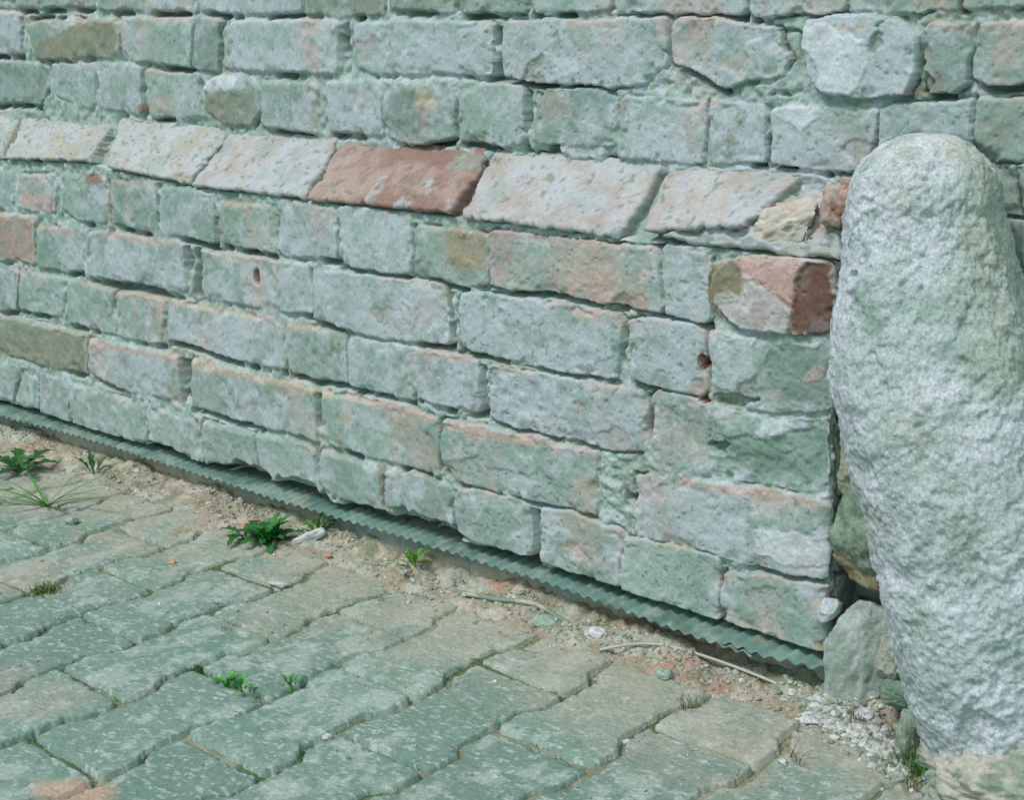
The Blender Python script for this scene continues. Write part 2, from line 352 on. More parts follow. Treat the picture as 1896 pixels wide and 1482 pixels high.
def fill_row(polys, x0, x1, z0, z1, r, code='gwgwgb', head=.132):
    x = x1
    while x > x0:
        wd = (head if r.random() < .6 else head*2)-.004
        j = lambda: r.uniform(-2, 2)
        if x-wd < x0+.04: wd = x-x0
        a, b = (x-wd)*1000, x*1000-9
        polys.append((r.choice(code), r.randint(0, 3), [(a+j(), z1*1000+j()), (b+j(), z1*1000+j()), (b+j(), z0*1000+j()), (a+j(), z0*1000+j())]))
        x -= wd+.004
def masonry(P, polys, seed, holes=(), flush=.0, patches=()):
    "P (N,2) metres -> height (m), colour"
    n = len(P)
    wob = np.stack([fbm(P, 55, 3, seed+1), fbm(P, 55, 3, seed+2)], 1)*.0019+np.stack([vn(P, 14, seed+3), vn(P, 14, seed+4)], 1)*.0022
    Q = P+wob
    S = np.full(n, 1.0); S2 = np.full(n, 1.0); ID = np.full(n, -1); SA = np.full(n, 1.0)
    for k, (c, off, V) in enumerate(polys):
        V = np.array(V)*.001
        lo = V.min(0)-.016; hi = V.max(0)+.016
        m = np.where((Q[:, 0] > lo[0]) & (Q[:, 0] < hi[0]) & (Q[:, 1] > lo[1]) & (Q[:, 1] < hi[1]))[0]
        if not len(m): continue
        # round the polygon's corners: shrink then grow
        d = sdf_poly(Q[m], V)
        cxy = V.mean(0); hs = (V.max(0)-V.min(0))/2
        qq = np.abs(Q[m]-cxy)-hs+.012
        d = np.maximum(d, np.linalg.norm(np.maximum(qq, 0), axis=1)-.0125)
        bt = d < S[m]; S2[m] = np.minimum(S2[m], np.where(bt, S[m], d)); S[m[bt]] = d[bt]; ID[m[bt]] = k
        d2 = sdf_poly(Q[m]+np.array([0.0, .0062]), V); SA[m] = np.minimum(SA[m], d2)
    S2 = S2-.0019; S = S-.0019; SA = SA-.0014
    off = np.array([p[1] for p in polys]+[0])*.0008
    r = np.random.default_rng(seed); tl = r.normal(0, 1, (len(polys)+1, 3)); tone = r.normal(0, 1, len(polys)+1)
    ctr = np.array([np.mean(p[2], 0) for p in polys]+[(0, 0)])*.001
    dd = np.clip(-S, 0, 1); inside = S < 0
    f1 = fbm(P, 9, 4, seed+20); f2 = fbm(P, 60, 4, seed+21); f3 = fbm(P, 150, 2, seed+22); f4 = fbm(P, 24, 4, seed+23)
    rr = .0028+.0016*f4
    e = np.clip(1-dd/np.maximum(rr, .002), 0, 1)
    hb = off[ID]-rr*.8*(1-np.sqrt(np.clip(1-e*e, 0, 1)))+.0012*f4+.0008*f2+.0004*f3+.0003*fbm(P, 120, 3, seed+26)
    rel = P-ctr[ID]; hb += tl[ID, 0]*.006*rel[:, 0]+tl[ID, 1]*.010*rel[:, 1]
    chip = sst(.25, .6, fbm(P, 34, 3, seed+30))*sst(.016, .002, dd)
    spall = sst(.42, .62, fbm(P, 17, 3, seed+31))
    hb -= chip*.0035+spall*.002
    pits = sst(.78, .98, fbm(P, 190, 2, seed+33)); hb -= pits*.0011
    lum = fbm(P, 105, 3, seed+41)
    hm = -.0038+.0032*fbm(P, 16, 3, seed+40)+.0026*lum+.0014*f3+flush
    hm = np.minimum(hm, .001)
    cr = sst(.0016, -.0006, SA)*sst(-.15, .08, fbm(P, 16, 3, seed+42)+.06)
    hm = hm-cr*.026
    vj = sst(.0, .4, fbm(P, 19, 2, seed+43))*sst(.0035, .002, S)
    hm = hm-vj*.008
    H = np.where(inside, hb, hm)
    smv = fbm(P, 10, 4, seed+60, .6)+.22*np.exp(-((P[:, 0]+.06)/.2)**2)*(P[:, 1] > .12)+.1*np.exp(-((P[:, 0]+1.6)/.3)**2)
    smr = .9*sst(.20, .46, smv)*sst(.022, .004, np.abs(S)+.004*f2)
    H = H+(np.maximum(H, -.0010+.0020*lum+.0010*f2)-H)*smr
    seam = (1-smr)*sst(.0030, .0006, (S2-S)+.0008*f2)*sst(.006, .003, S2)*sst(-.75, -.2, fbm(P, 21, 3, seed+47))
    H = H-seam*.010
    # colours
    C = np.tile(GRAYG, (n, 1))
    pw = np.array([prof(p[0]) for p in polys]+[(0, 0, 0, 0)])[ID]
    C = C*(1+.12*tone[ID][:, None]*inside[:, None]*.6)
    cf1 = fbm(P*np.array([1, .55]), 14, 5, seed+50, .62); cf2 = fbm(P, 26, 5, seed+51, .62); cf3 = fbm(P, 11, 5, seed+52, .6); cf4 = fbm(P, 75, 4, seed+53, .65)
    C = mixc(C, DGREEN, .42*sst(-.1, .95, cf3+pw[:, 3]+.25*cf4))
    C = mixc(C, BROWN, .65*sst(.05, .85, -cf1*.8+pw[:, 2]+.2*cf4))
    C = mixc(C, WHITE, .78*sst(-.35, .6, cf2*.75+cf4*.45+pw[:, 0]-.05))
    C = mixc(C, PINK, .72*sst(.10, .85, cf1*.7+pw[:, 1]+.25*cf4))
    C = mixc(C, RED, .8*sst(.62, 1.05, cf2*.6+pw[:, 1]))
    top = np.clip((SA < -.02)*0+(P[:, 1]-ctr[ID, 1])/.038, 0, 1)
    edge = sst(.011, .002, dd)*inside
    C = mixc(C, PINK*.97, .42*edge*sst(-.1, .4, cf1+.35*(top-.4)+pw[:, 1])*sst(.35, .9, top+.25*cf4))
    C = mixc(C, PINK*.92, .65*np.maximum(chip*.7, spall*.5)*sst(-.1, .35, cf3+pw[:, 1]+.15)*inside)
    mc = np.tile(MORT, (n, 1))
    mc = mixc(mc, WHITE, .65*sst(-.2, .5, cf4+.4*lum)); mc = mixc(mc, DGREEN*.85, .55*sst(-.05, .6, cf3*.8-.45*lum)); mc = mixc(mc, SAND, .3*sst(.2, .6, cf1))
    C = np.where(inside[:, None], C, mc)
    C = mixc(C, mixc(np.tile(MORT, (n, 1)), WHITE*1.04, sst(-.3, .4, cf4)), .6*smr)
    C = mixc(C, DGREEN*.6, .4*pits*inside)
    for pc, dh, ws, V in patches:
        V = np.array(V)*.001; lo_ = V.min(0)-.006; hi_ = V.max(0)+.006
        m = np.where((P[:, 0] > lo_[0]) & (P[:, 0] < hi_[0]) & (P[:, 1] > lo_[1]) & (P[:, 1] < hi_[1]))[0]
        if not len(m): continue
        d = sdf_poly(P[m]+.6*wob[m], V)+.0036*f2[m]+.0018*f3[m]+.003*f4[m]
        k_ = sst(.0012, -.0012, d); soft = ws*sst(.0035, -.0025, d)*(.8+.35*np.clip(f2[m]+.3, 0, .6))
        H[m] += dh*.001*k_; C[m] = mixc(C[m], PC_[pc]*(1+.12*f2[m])[:, None], np.clip(soft, 0, 1))
    for hx, hz, rw, rh in holes:
        q = np.sqrt(((P[:, 0]-hx)/rw)**2+((P[:, 1]-hz)/rh)**2)+.12*f2
        H = H-.032*sst(1.05, .8, q); C = mixc(C, sl(150, 78, 40), sst(1.25, .95, q))
    return H, C, S

wall = tag(empty('brick_wall'), 'old whitewashed brick wall with a stepped plinth and sloped coping course, standing behind the paving', 'wall')
R = random.Random(3)
YU = .062
# upper masonry
up = [(c, o, [(x, (758 if x < -700 else 742) if z > 700 and min(q[1] for q in V) > 655 else z) for x, z in V]) for c, o, V in U_POLY]
fill_row(up, -2.9, -1.905, .615, .690, R); fill_row(up, -2.9, -1.93, .525, .605, R); fill_row(up, -2.9, -1.865, .70, .758, R)
xr = lambda z0, z1, x0, x1: fill_row(up, x0, x1, z0, z1, R, 'gbgwg')
xr(.594, .658, .262, 1.1); xr(.524, .582, .176, 1.1); xr(.665, .742, .212, 1.1); xr(.475, .516, .236, 1.1)
for k in range(5):
    z0 = .39-k*.086; fill_row(up, .0, 1.1, z0, z0+.076, R, 'gbgg')
for k in range(5):
    s_ = .095 if k else .0
    fill_row(up, -2.9, -.705, .768+k*.086, .768+k*.086+.076, R); fill_row(up, -.70, 1.1, .752+k*.086, .752+k*.086+.076, R)
U_ = []
ax = axis([(-2.9, -2.0, .012, .004), (-2.0, -1.2, .0026, .0021), (-1.2, .3, .0021, .0013), (.3, 1.1, .004, .01)])
az_ = axis([(-.12, .40, .008, .006), (.40, .74, .0016, .0016), (.74, 1.18, .0026, .005)])
def wallgrid(name, ax, az, Y, polys, seed, m, parent, holes=(), xfun=None, depth=.10, flush=0, label=None, zshift=None, patches=()):
    X, Z = np.meshgrid(ax, az); P = np.stack([X.ravel(), Z.ravel()], 1)
    H, C, S = masonry(P, polys, seed, holes, flush, patches)
    Hg = H.reshape(len(az), len(ax)).copy(); Cg = C.reshape(len(az), len(ax), 3)
    lw = sst(-.45, -.8, ax)[None, :]
    for _ in range(3):
        Hb = Hg.copy(); Hb[1:-1] = .25*Hg[:-2]+.5*Hg[1:-1]+.25*Hg[2:]; Hg = Hg+(Hb-Hg)*lw
    H = Hg.ravel()
    if zshift is not None: H = H+zshift(P)
    if xfun is None:
        V = np.stack([P[:, 0], Y-H, P[:, 1]], 1)
    else:
        V = xfun(P, H)
    nu, nv = len(ax), len(az)
    # closing skirt: back copy of the border
    F = [gridfaces(nu, nv)]
    idx = np.arange(nu*nv).reshape(nv, nu)
    ring = np.concatenate([idx[0, :], idx[1:, -1], idx[-1, -2::-1], idx[-2:0:-1, 0]])
    B = V[ring].copy()
    if xfun is None: B[:, 1] = Y+depth
    else: B[:, 1] = .05; B[:, 0] = np.minimum(B[:, 0], -.02)
    nb = len(ring); k = np.arange(nb); k2 = (k+1) % nb; o0 = len(V)
    F.append(np.stack([ring[k2], ring[k], o0+k, o0+k2], -1))
    V = np.concatenate([V, B]); C = np.concatenate([C, C[ring]])
    ob = meshobj(name, V, F, m, C, parent)
    if label: ob['label'] = label
    return ob
def upshape(P):
    h = .004*vn(P, 2.1, 5)+.0015*vn(P, 6, 9)
    # weathered hollow at the left under the brown bricks
    q = ((P[:, 0]+1.75)/.42)**2+((P[:, 1]-.535)/.055)**2
    h = h-.006*np.exp(-q)
    # the notch cut round the boulder's head
    q = np.sqrt(((P[:, 0]-.072)/.094)**2+((P[:, 1]-.455)/.092)**2)+.05*vn(P, 30, 6)
    h = h-.007*sst(1.08, .9, q)
    return h
wallgrid('upper_masonry', ax, az_, YU, up, 100, M_wall, wall, zshift=upshape, depth=.25, patches=U_PATCH)

# plinth: its face turns the corner at x = 0
lo = [tuple(p) for p in L_POLY]
for z0, z1, xe in ((.358, .425, -1.715), (.266, .346, -1.83), (.178, .256, -1.845), (.092, .168, -1.885), (.004, .076, -1.885)):
    fill_row(lo, -2.9, xe, z0, z1, R)
for z0, z1 in ((.352, .43), (.258, .344), (.17, .25), (.085, .165), (.002, .076)):   # the short return face
    lo.append(('g', 1, [(18, z1*1000), (150, z1*1000), (150, z0*1000), (18, z0*1000)]))
RC = .010
def corner(P, H):
    s = P[:, 0]; V = np.zeros((len(s), 3)); V[:, 2] = P[:, 1]
    th = np.clip((s+RC)/(RC*math.pi/2), 0, 1)*math.pi/2
    nx, ny = np.sin(th), -np.cos(th)
    bx = np.where(s < -RC, s, -RC+RC*np.sin(th)); by = np.where(s < -RC, 0, RC-RC*np.cos(th))
    ex = np.clip(s+RC-RC*math.pi/2, 0, 1); by = by+ex
    V[:, 0] = bx+nx*H-.001; V[:, 1] = by+ny*H
    return V
def loshape(P):
    h = .003*vn(P, 2.4, 15)+.0012*vn(P, 7, 19)
    q = ((P[:, 0]+.02)/.16)**2+((P[:, 1]-.215)/.06)**2       # eroded corner masonry
    h = h-.006*np.exp(-q)*(1+fbm(P, 22, 4, 77))
    zc = np.interp(P[:, 0], [-2.9, -1.93, -1.60, -1.45, -1.326, -1.279, -1.069, -.80, -.53, -.27, -.13, .02], [.455, .456, .452, .455, .459, .452, .438, .435, .434, .430, .430, .428])
    h = h-.04*sst(-.006, .0, P[:, 1]-zc+.0015*vn(P, 60, 8))
    for cx_, cz_, rx_, rz_ in ((-.985, .004, .048, .020), (-.87, .004, .065, .016), (-.64, .004, .04, .020), (-.58, .004, .035, .017), (-.73, .002, .04, .009), (-.45, .002, .05, .006), (-1.2, .002, .06, .008)):   # mortar fallen out above the sheet
        h = h-.028*sst(1.1, .75, np.sqrt(((P[:, 0]-cx_)/rx_)**2+((P[:, 1]-cz_)/rz_)**2)+.3*vn(P, 90, 4))
    return h
ax2 = axis([(-2.9, -2.0, .012, .004), (-2.0, -1.2, .0026, .0020), (-1.2, .075, .0020, .0013)])
az2 = axis([(.002, .452, .0016, .0015)])
wallgrid('plinth_masonry', ax2, az2, 0, lo, 300, M_wall, wall, holes=((-.929, .3135, .0062, .0100), (-.162, .2985, .0050, .0088), (-.160, .2545, .007, .0025)), xfun=corner, zshift=loshape, patches=L_PATCH)

# coping bricks
def slab(name, c4, th, col, seed, m, parent, res=.0019, amp=(.0016, .0008), rnd=.005, label=None):
    "closed slab over the quad TL TR BR BL, thickness th inward, rounded and weathered"
    TL, TR, BR, BL = [np.array(c, float)*.001 for c in c4]
    nrm = np.cross(TR-TL, TL-BL); nrm /= np.linalg.norm(nrm)
    if nrm[2] < 0: nrm = -nrm
    W = np.linalg.norm(TR-TL); Hh = np.linalg.norm(TL-BL)
    nu = int(W/res); nv = int(Hh/res)
    u = np.linspace(0, 1, nu); v = np.linspace(0, 1, nv); Ug, Vg = np.meshgrid(u, v); Ug = Ug.ravel(); Vg = Vg.ravel()
    pt = lambda a, b: (BL*((1-a)*(1-b))[:, None]+BR*(a*(1-b))[:, None]+TL*((1-a)*b)[:, None]+TR*(a*b)[:, None])
    P2 = np.stack([Ug*W+seed*.37, Vg*Hh], 1)
    ed = np.minimum(np.minimum(Ug, 1-Ug)*W, np.minimum(Vg+.3, 1-Vg+.3)*Hh); ed = np.minimum(ed, Vg*Hh)
    # uneven outline: edge points pulled in
    ragu = .0045*fbm(np.stack([np.where(Ug < .5, 0., 9.)+0*Vg, Vg*Hh], 1), 60, 3, seed)*sst(.03, 0, np.minimum(Ug, 1-Ug)*W)
    ragv = .0045*fbm(np.stack([Ug*W, 0*Ug], 1), 45, 4, seed+5)*sst(.03, 0, Vg*Hh)
    T = pt(Ug, Vg)+(TR-TL)[None]/W*(ragu*np.sign(.5-Ug))[:, None]+(TL-BL)[None]/Hh*np.abs(ragv)[:, None]
    f1 = fbm(P2, 20, 4, seed+1); f2 = fbm(P2*np.array([1, 1]), 90, 4, seed+2); g_ = (P2[:, 0]*.8+P2[:, 1]*.6); st = fbm(np.stack([g_*.35, P2[:, 0]*.6-P2[:, 1]*.8], 1), 110, 3, seed+3)
    e = np.clip(1-ed/rnd, 0, 1); h = -rnd*.8*(1-np.sqrt(np.clip(1-e*e, 0, 1)))+amp[0]*f1+amp[1]*f2+.0009*st
    chip = sst(.35, .7, fbm(P2, 38, 3, seed+7))*sst(.02, .002, ed); h = h-.004*chip
    pits = sst(.66, .82, fbm(P2, 120, 2, seed+8)); h -= .0015*pits
    V = T+nrm[None]*h[:, None]
    C = np.tile(col[0], (len(V), 1))
    C = mixc(C, col[1], sst(-.1, .5, fbm(P2, 16, 4, seed+9)+.3*f2)); C = mixc(C, WHITE*1.05, .7*sst(-.1, .6, fbm(P2, 34, 4, seed+10, .65)+col[2]))
    C = mixc(C, MORT, .5*sst(.3, .7, fbm(P2, 22, 4, seed+12)))
    if col[2] < -.4: C = mixc(C, sl(188, 166, 158), .8*sst(.55, .05, Ug+.18*f1+.25*(Vg-.5)))
    C = C*.87; C = mixc(C, col[0]*.7, .4*sst(.2, .8, st)); C = mixc(C, DGREEN*.7, .5*pits)
    F = [gridfaces(nu, nv)]
    idx = np.arange(nu*nv).reshape(nv, nu)
    ring = np.concatenate([idx[0, :], idx[1:, -1], idx[-1, -2::-1], idx[-2:0:-1, 0]]); nb = len(ring)
    k = np.arange(nb); k2 = (k+1) % nb; prev = ring; cen = V[ring].mean(0)
    nl = 8
    for l in range(1, nl+1):
        B = V[ring]+np.array([0, .97, -.24])*(th*l/nl); B = B+.0014*np.stack([fbm(B, 70, 3, seed+40+q) for q in range(3)], 1)
        o0 = len(V); cur = o0+k; V = np.concatenate([V, B])
        C = np.concatenate([C, mixc(np.tile(col[0]*.85, (nb, 1)), MORT, sst(-.2, .3, fbm(B, 50, 3, seed+50)))])
        F.append(np.stack([prev[k2], prev[k], cur[k], cur[k2]], -1)); prev = cur
    o0 = len(V); V = np.concatenate([V, (cen+np.array([0, .97, -.24])*th)[None]]); C = np.concatenate([C, C[:1]])
    F.append(np.stack([prev[k2], prev[k], np.full(nb, o0)], -1))
    ob = meshobj(name, V, F, m, C, parent)
    if label: ob['label'] = label
    return ob
def coping_bed():
    xs = axis([(-2.9, -1.95, .008, .006), (-1.95, -.13, .0026, .0018)]); vs = np.linspace(.04, 1.15, 42)
    X, T = np.meshgrid(xs, vs); X = X.ravel(); T = T.ravel(); P2 = np.stack([X, T*.09], 1)
    zb = np.interp(X, [-2.9, -1.93, -1.60, -1.326, -1.279, -1.069, -.80, -.53, -.27, -.13], [.455, .456, .452, .460, .452, .440, .436, .434, .431, .434])
    zt = np.interp(X, [-2.9, -1.95, -1.37, -1.34, -1.06, -.8, -.13], [.506, .503, .503, .511, .504, .500, .496])
    n = .0028*fbm(P2, 22, 3, 951)+.0022*fbm(P2, 95, 3, 952)
    V = np.stack([X, .000+.064*T+.0100-n*.6, zb+(zt-zb)*T-.0105+n], 1)
    C = np.tile(MORT*.8, (len(V), 1)); C = mixc(C, WHITE*.9, .4*sst(-.2, .5, fbm(P2, 60, 3, 953))); C = mixc(C, BROWN, .5*sst(.1, .6, fbm(P2, 14, 3, 954)))
    return meshobj('coping', V, gridfaces(len(xs), len(vs)), M_wall, C, wall)
cop = coping_bed()
CL = {'s': (sl(188, 180, 170), sl(196, 192, 188), .30), 'k': (sl(188, 176, 172), sl(196, 191, 190), .32), 'r': (sl(156, 124, 114), sl(180, 154, 146), -.42)}
labs = ['pale sandy sloped brick at the far left', 'pale sandy sloped brick with a broken front edge', 'cream sloped brick with an eroded face', 'pinkish sloped brick between cream and red ones',
        'red sloped brick, the only dark one', 'pale pink sloped brick with a wide open joint at its right', 'short pink sloped brick beside the broken corner']
for i, (c, P) in enumerate(COPING):
    P = [list(q) for q in P]
    for q in P[:2]: q[1] += 10; q[2] += 8
    slab('sloped_brick', P, .045, CL[c], 500+i*13, M_cop, cop, label=labs[i])
for i in range(5):
    x1 = -1975-i*270
    slab('sloped_brick', [(x1-262, 72, 510), (x1, 72, 510), (x1+25, -8, 455), (x1-237, -8, 455)], .045, CL['s'], 700+i*13, M_cop, cop, res=.005)

# ------------------------------------------------------------------ stones and broken masonry
def sphere_pts(nu, nv):
    th = np.linspace(0, 2*math.pi, nu, endpoint=False); ph = np.linspace(0, math.pi, nv)
    T, Ph = np.meshgrid(th, ph); return T.ravel(), Ph.ravel()
def rock(name, loc, size, mat_, cols, seed, rot=(0, 0, 0), sq=.55, amp=.18, n=(64, 40), parent=None, fine=.03, flat=0):
    T, Ph = sphere_pts(*n)
    D = np.stack([np.sin(Ph)*np.cos(T), np.sin(Ph)*np.sin(T), np.cos(Ph)], 1)
    k = 2/ sq; D = D/((np.abs(D)**k).sum(1)**(1/k))[:, None]
    P = D.copy(); s3 = np.array(size)/2
    if flat:
        r = np.random.default_rng(seed)
        for q in range(flat):
            nn = r.normal(size=3); nn /= np.linalg.norm(nn); dd = P@nn; cut = r.uniform(.62, .9)
            P = P-nn[None]*(np.maximum(dd-cut, 0)*.9)[:, None]
    W = P*s3
    av = float(np.mean(s3))
    disp = amp*fbm(P+seed*.71, 1.3, 3, seed)*1.0+amp*.35*fbm(P+seed*.3, 4, 3, seed+2)+fine*fbm(P, 12, 3, seed+4)
    nr = D/np.linalg.norm(D, axis=1)[:, None]
    W = W+nr*(disp*av)[:, None]
    rx, ry, rz = rot
    from mathutils import Euler
    Rm = np.array(Euler(rot).to_matrix()); Wr = W@Rm.T
    C = np.tile(cols[0], (len(W), 1)); C = mixc(C, cols[1], sst(-.2, .4, fbm(P+seed, 2.2, 4, seed+6)));
    if len(cols) > 2: C = mixc(C, cols[2], .8*sst(.1, .5, fbm(P+seed, 3.1, 4, seed+8)))
    F = gridfaces(n[0], n[1], wrap=True, flip=True)
    o = meshobj(name, Wr, F, mat_, C, parent); o.location = loc
    return o
# ruined corner of the coping (mortar bed, a cream stone, a red fragment, the cut corner brick)
slab('corner_mortar', [(-150, 66, 486), (-26, 66, 492), (2, -5, 431), (-212, -5, 430)], .05, (sl(176, 178, 168), sl(196, 178, 168), .45), 731, M_wall, wall, res=.0013, amp=(.0080, .0040), rnd=.006)['label'] = 'crumbling mortar and broken brick where the coping meets the corner'
rock('wedge_stone', (-.072, .020, .452), (.078, .036, .044), M_cop, (sl(196, 180, 168), sl(200, 192, 184), sl(176, 176, 168)), 33, rot=(.2, -.35, .1), sq=.7, amp=.22, n=(90, 60), parent=wall, flat=6)['label'] = 'cream chipped stone bedded in the corner mortar'
rock('brick_fragment', (-.012, .032, .478), (.036, .05, .044), M_wall, (RED, PINK*.85, MORT), 35, rot=(0, .1, .1), sq=.45, amp=.14, n=(80, 50), parent=wall, flat=4)['label'] = 'small red broken brick next to the boulder'

def thing(o, label, cat, group=None): return tag(o, label, cat, group)
# boulder
def boulder():
    T_ = [(.560, -27.6, -25.2), (.545, -28.6, -24.8), (.53, -28.8, -24.5), (.515, -28.95, -24.2), (.49, -29.2, -23.8), (.46, -29.55, -23.1), (.39, -29.85, -22.0), (.31, -29.75, -20.8), (.25, -29.1, -19.9),
          (.22, -28.55, -19.5), (.17, -27.85, -19.0), (.12, -27.4, -18.6), (.07, -27.0, -18.4), (.01, -26.1, -18.4), (-.03, -25.5, -18.6), (-.12, -25.0, -18.8)]
    T_ = np.array(T_)[::-1]
    zs = np.concatenate([np.linspace(-.12, .488, 320), .488+.068*np.sin(np.linspace(0, math.pi/2, 60))[1:]])
    aL = np.interp(zs, T_[:, 0], T_[:, 1]); aR = np.interp(zs, T_[:, 0], T_[:, 2])
    ker = np.exp(-np.linspace(-2, 2, 25)**2); ker /= ker.sum()
    sm = lambda a: np.concatenate([np.convolve(np.pad(a, 12, 'edge'), ker, 'valid')[:-45], a[-45:]])
    aL, aR = sm(aL), sm(aR)
    mid = np.radians((aL+aR)/2); hf = np.radians((aR-aL)/2)
    lean = .022*sst(.30, .56, zs)
    hf = hf*np.where( zs > .488, np.sqrt(np.clip(1-((zs-.488)/.0683)**2, 0, 1))*(np.interp(.488, T_[:, 0], (T_[:, 2]-T_[:, 1]))/np.maximum(aR-aL, 1e-4)), 1); mid = np.where( zs > .488, np.interp(.488, zs, mid), mid)
    cy = -.030+lean; D = (1.281+cy)/np.cos(mid); cx = .726+D*np.sin(mid); r = np.maximum(D*np.sin(hf), .0008)
    nu = 420; th = np.linspace(0, 2*math.pi, nu, endpoint=False)
    # slightly squared cross-section seen corner-on
    c, s = np.cos(th-.55), np.sin(th-.55); k = 2.35; q = .965/((np.abs(c)**k+np.abs(s)**k)**(1/k))
    X = cx[:, None]+r[:, None]*(q*np.cos(th))[None]; Y = cy[:, None]+r[:, None]*(q*np.sin(th))[None]*1.02; Z = np.repeat(zs[:, None], nu, 1)
    V = np.stack([X.ravel(), Y.ravel(), Z.ravel()], 1)
    N = np.stack([np.repeat(np.cos(th)[None], len(zs), 0).ravel(), np.repeat(np.sin(th)[None], len(zs), 0).ravel(), sst(.50, .57, V[:, 2])*1.2], 1); N /= np.linalg.norm(N, axis=1)[:, None]
    a1 = fbm(V, 9, 4, 61); a2 = fbm(V*np.array([1, 1, .55]), 32, 4, 62); a3 = fbm(V, 110, 4, 63, .62); rd = 1-np.abs(fbm(V*np.array([1, 1, .4]), 16, 3, 64))*2
    shrink = np.clip(r/.06, 0, 1); sh = np.repeat(shrink[:, None], nu, 1).ravel()
    d = (.0085*a1+.0024*a2+.0012*a3+.0012*fbm(V, 240, 3, 69)+.0022*np.clip(rd, -1, 1)+.0009*fbm(V*np.array([1, 1, 1.2])+V[:, [2, 0, 1]]*.5, 75, 4, 60, .7)+.0009*fbm(V[:, [1, 2, 0]], 190, 3, 59, .7)+.0018*fbm(np.stack([(V[:, 0]*.75+V[:, 2]*.66)*.33, V[:, 1], -V[:, 0]*.66+V[:, 2]*.75], 1), 70, 4, 58, .65)-.0035*sst(.35, .6, fbm(V, 26, 3, 57)))*sh
    # hollow chipped out of the face
    q2 = np.linalg.norm((V-np.array([.105, -.115, .262]))/np.array([.022, .03, .020]), axis=1); d -= .008*sst(1.2, .3, q2)
    q3 = np.abs(V[:, 0]-(.052+.02*np.sin(V[:, 2]*9)+.10*np.clip(.2-V[:, 2], 0, 1)))+.004*a2; d -= .0060*sst(.008, .0, q3)*(V[:, 1] < -.03)*sst(.56, .45, V[:, 2])
    V = V+N*d[:, None]
    C = np.tile(sl(178, 186, 188), (len(V), 1)); C = mixc(C, sl(204, 206, 216), sst(-.2, .45, fbm(V, 11, 5, 65, .62)+.4*a3)); C = mixc(C, sl(152, 168, 156), .55*sst(-.1, .8, fbm(V, 14, 5, 66, .6)+.2*a3))
    C = mixc(C, sl(120, 150, 132), .5*sst(.15, .8, fbm(V, 22, 4, 67)+.35*a3)); C = mixc(C, sl(110, 138, 124), .55*sst(.3, .75, a3*.8+.3*a2)); C = mixc(C, sl(162, 166, 150), .55*sst(.09, .17, V[:, 0]+.05*a1)*sst(.25, .42, V[:, 2]+.06*a1)*sst(-.5, .3, a2))
    C = mixc(C, sl(206, 210, 218), .5*sst(.32, .2, V[:, 2]+.08*a1)*sst(-.4, .4, a2+.4*a3))
    C = mixc(C, sl(182, 178, 160), .3*sst(.2, .7, fbm(V, 8, 4, 68)))
    nv = len(zs); F = [gridfaces(nu, nv, wrap=True)]
    V[-nu*2:, 2] = np.minimum(V[-nu*2:, 2], V[-nu*3:-nu*2, 2].mean()+.0003); top = V[-nu:].mean(0); V = np.concatenate([V, top[None]]); C = np.concatenate([C, C[-1:]])
    k_ = np.arange(nu); F.append(np.stack([(nv-1)*nu+k_, (nv-1)*nu+(k_+1) % nu, np.full(nu, len(V)-1)], -1))
    return meshobj('boulder', V, F, M_bould, C)
thing(boulder(), 'tall pale granite boulder with a rounded head, set upright against the corner of the plinth', 'boulder')
RB = (sl(128, 144, 124), sl(150, 164, 148), DGREEN*.9)
thing(rock('footing_stone', (.262, -.034, -.044), (.235, .18, .120), M_stone, (sl(152, 160, 148), sl(180, 176, 166), sl(118, 138, 118)), 41, rot=(0, 0, .5), sq=.5, amp=.16, n=(260, 150), fine=.07), 'rough brownish stone block with moss at the foot of the boulder', 'stone')
LS = [('rubble_stone', (.036, .004, .152), (.064, .05, .082), RB, 51, (0, .08, 0), 'greenish brown rubble stone wedged between the plinth and the boulder'),
 ('mortar_lump', (.022, .022, .252), (.026, .05, .125), (sl(160, 160, 138), sl(170, 170, 150)), 52, (0, .07, 0), 'tall beige mortar smear in the gap left of the boulder'),
 ('mortar_lump', (.028, .012, .205), (.042, .04, .050), (sl(164, 162, 140), sl(152, 156, 136)), 53, (0, .2, 0), 'beige mortar lump at the bottom of the tall smear'),
 ('rubble_stone', (.040, .016, .108), (.070, .05, .040), (sl(140, 132, 104), sl(150, 150, 124), RED*.8), 54, (0, .15, 0), 'brown rubble stone just above the dark hole beside the boulder'),
 ('rubble_stone', (.040, .004, .000), (.076, .036, .134), (sl(156, 168, 160), sl(178, 186, 182)), 55, (0, .02, .25), 'upright flat grey stone right of the end of the metal sheet'),
 ('rubble_stone', (.082, -.012, .026), (.034, .03, .056), (sl(156, 162, 148), sl(176, 176, 166)), 56, (0, .2, 0), 'small upright stone between the flat grey stone and the boulder'),
 ('rubble_stone', (.100, -.016, -.008), (.042, .03, .030), (sl(130, 144, 126), DGREEN), 57, (0, .3, .2), 'dark green stone chip under the left foot of the boulder'),
 ('rubble_stone', (.126, -.058, -.034), (.026, .024, .066), (sl(150, 164, 150), sl(140, 154, 138)), 58, (.1, -.1, .2), 'pointed grey stone standing at the left foot of the boulder'),
 ('mortar_lump', (.004, -.001, .052), (.022, .03, .030), (WHITE, MORT), 59, (0, .5, 0), 'pale mortar lump at the lowest corner brick'),
]
for nm, loc, size, cols, sd_, rot, lab in LS:
    thing(rock(nm, loc, size, M_stone, cols, sd_, rot, sq=.36 if sd_ == 55 else .6, amp=.12 if sd_ == 55 else .16, n=(90, 60), flat=5, fine=.04), lab, 'mortar' if 'mortar' in nm else 'stone', 'stones and mortar lumps beside the boulder')

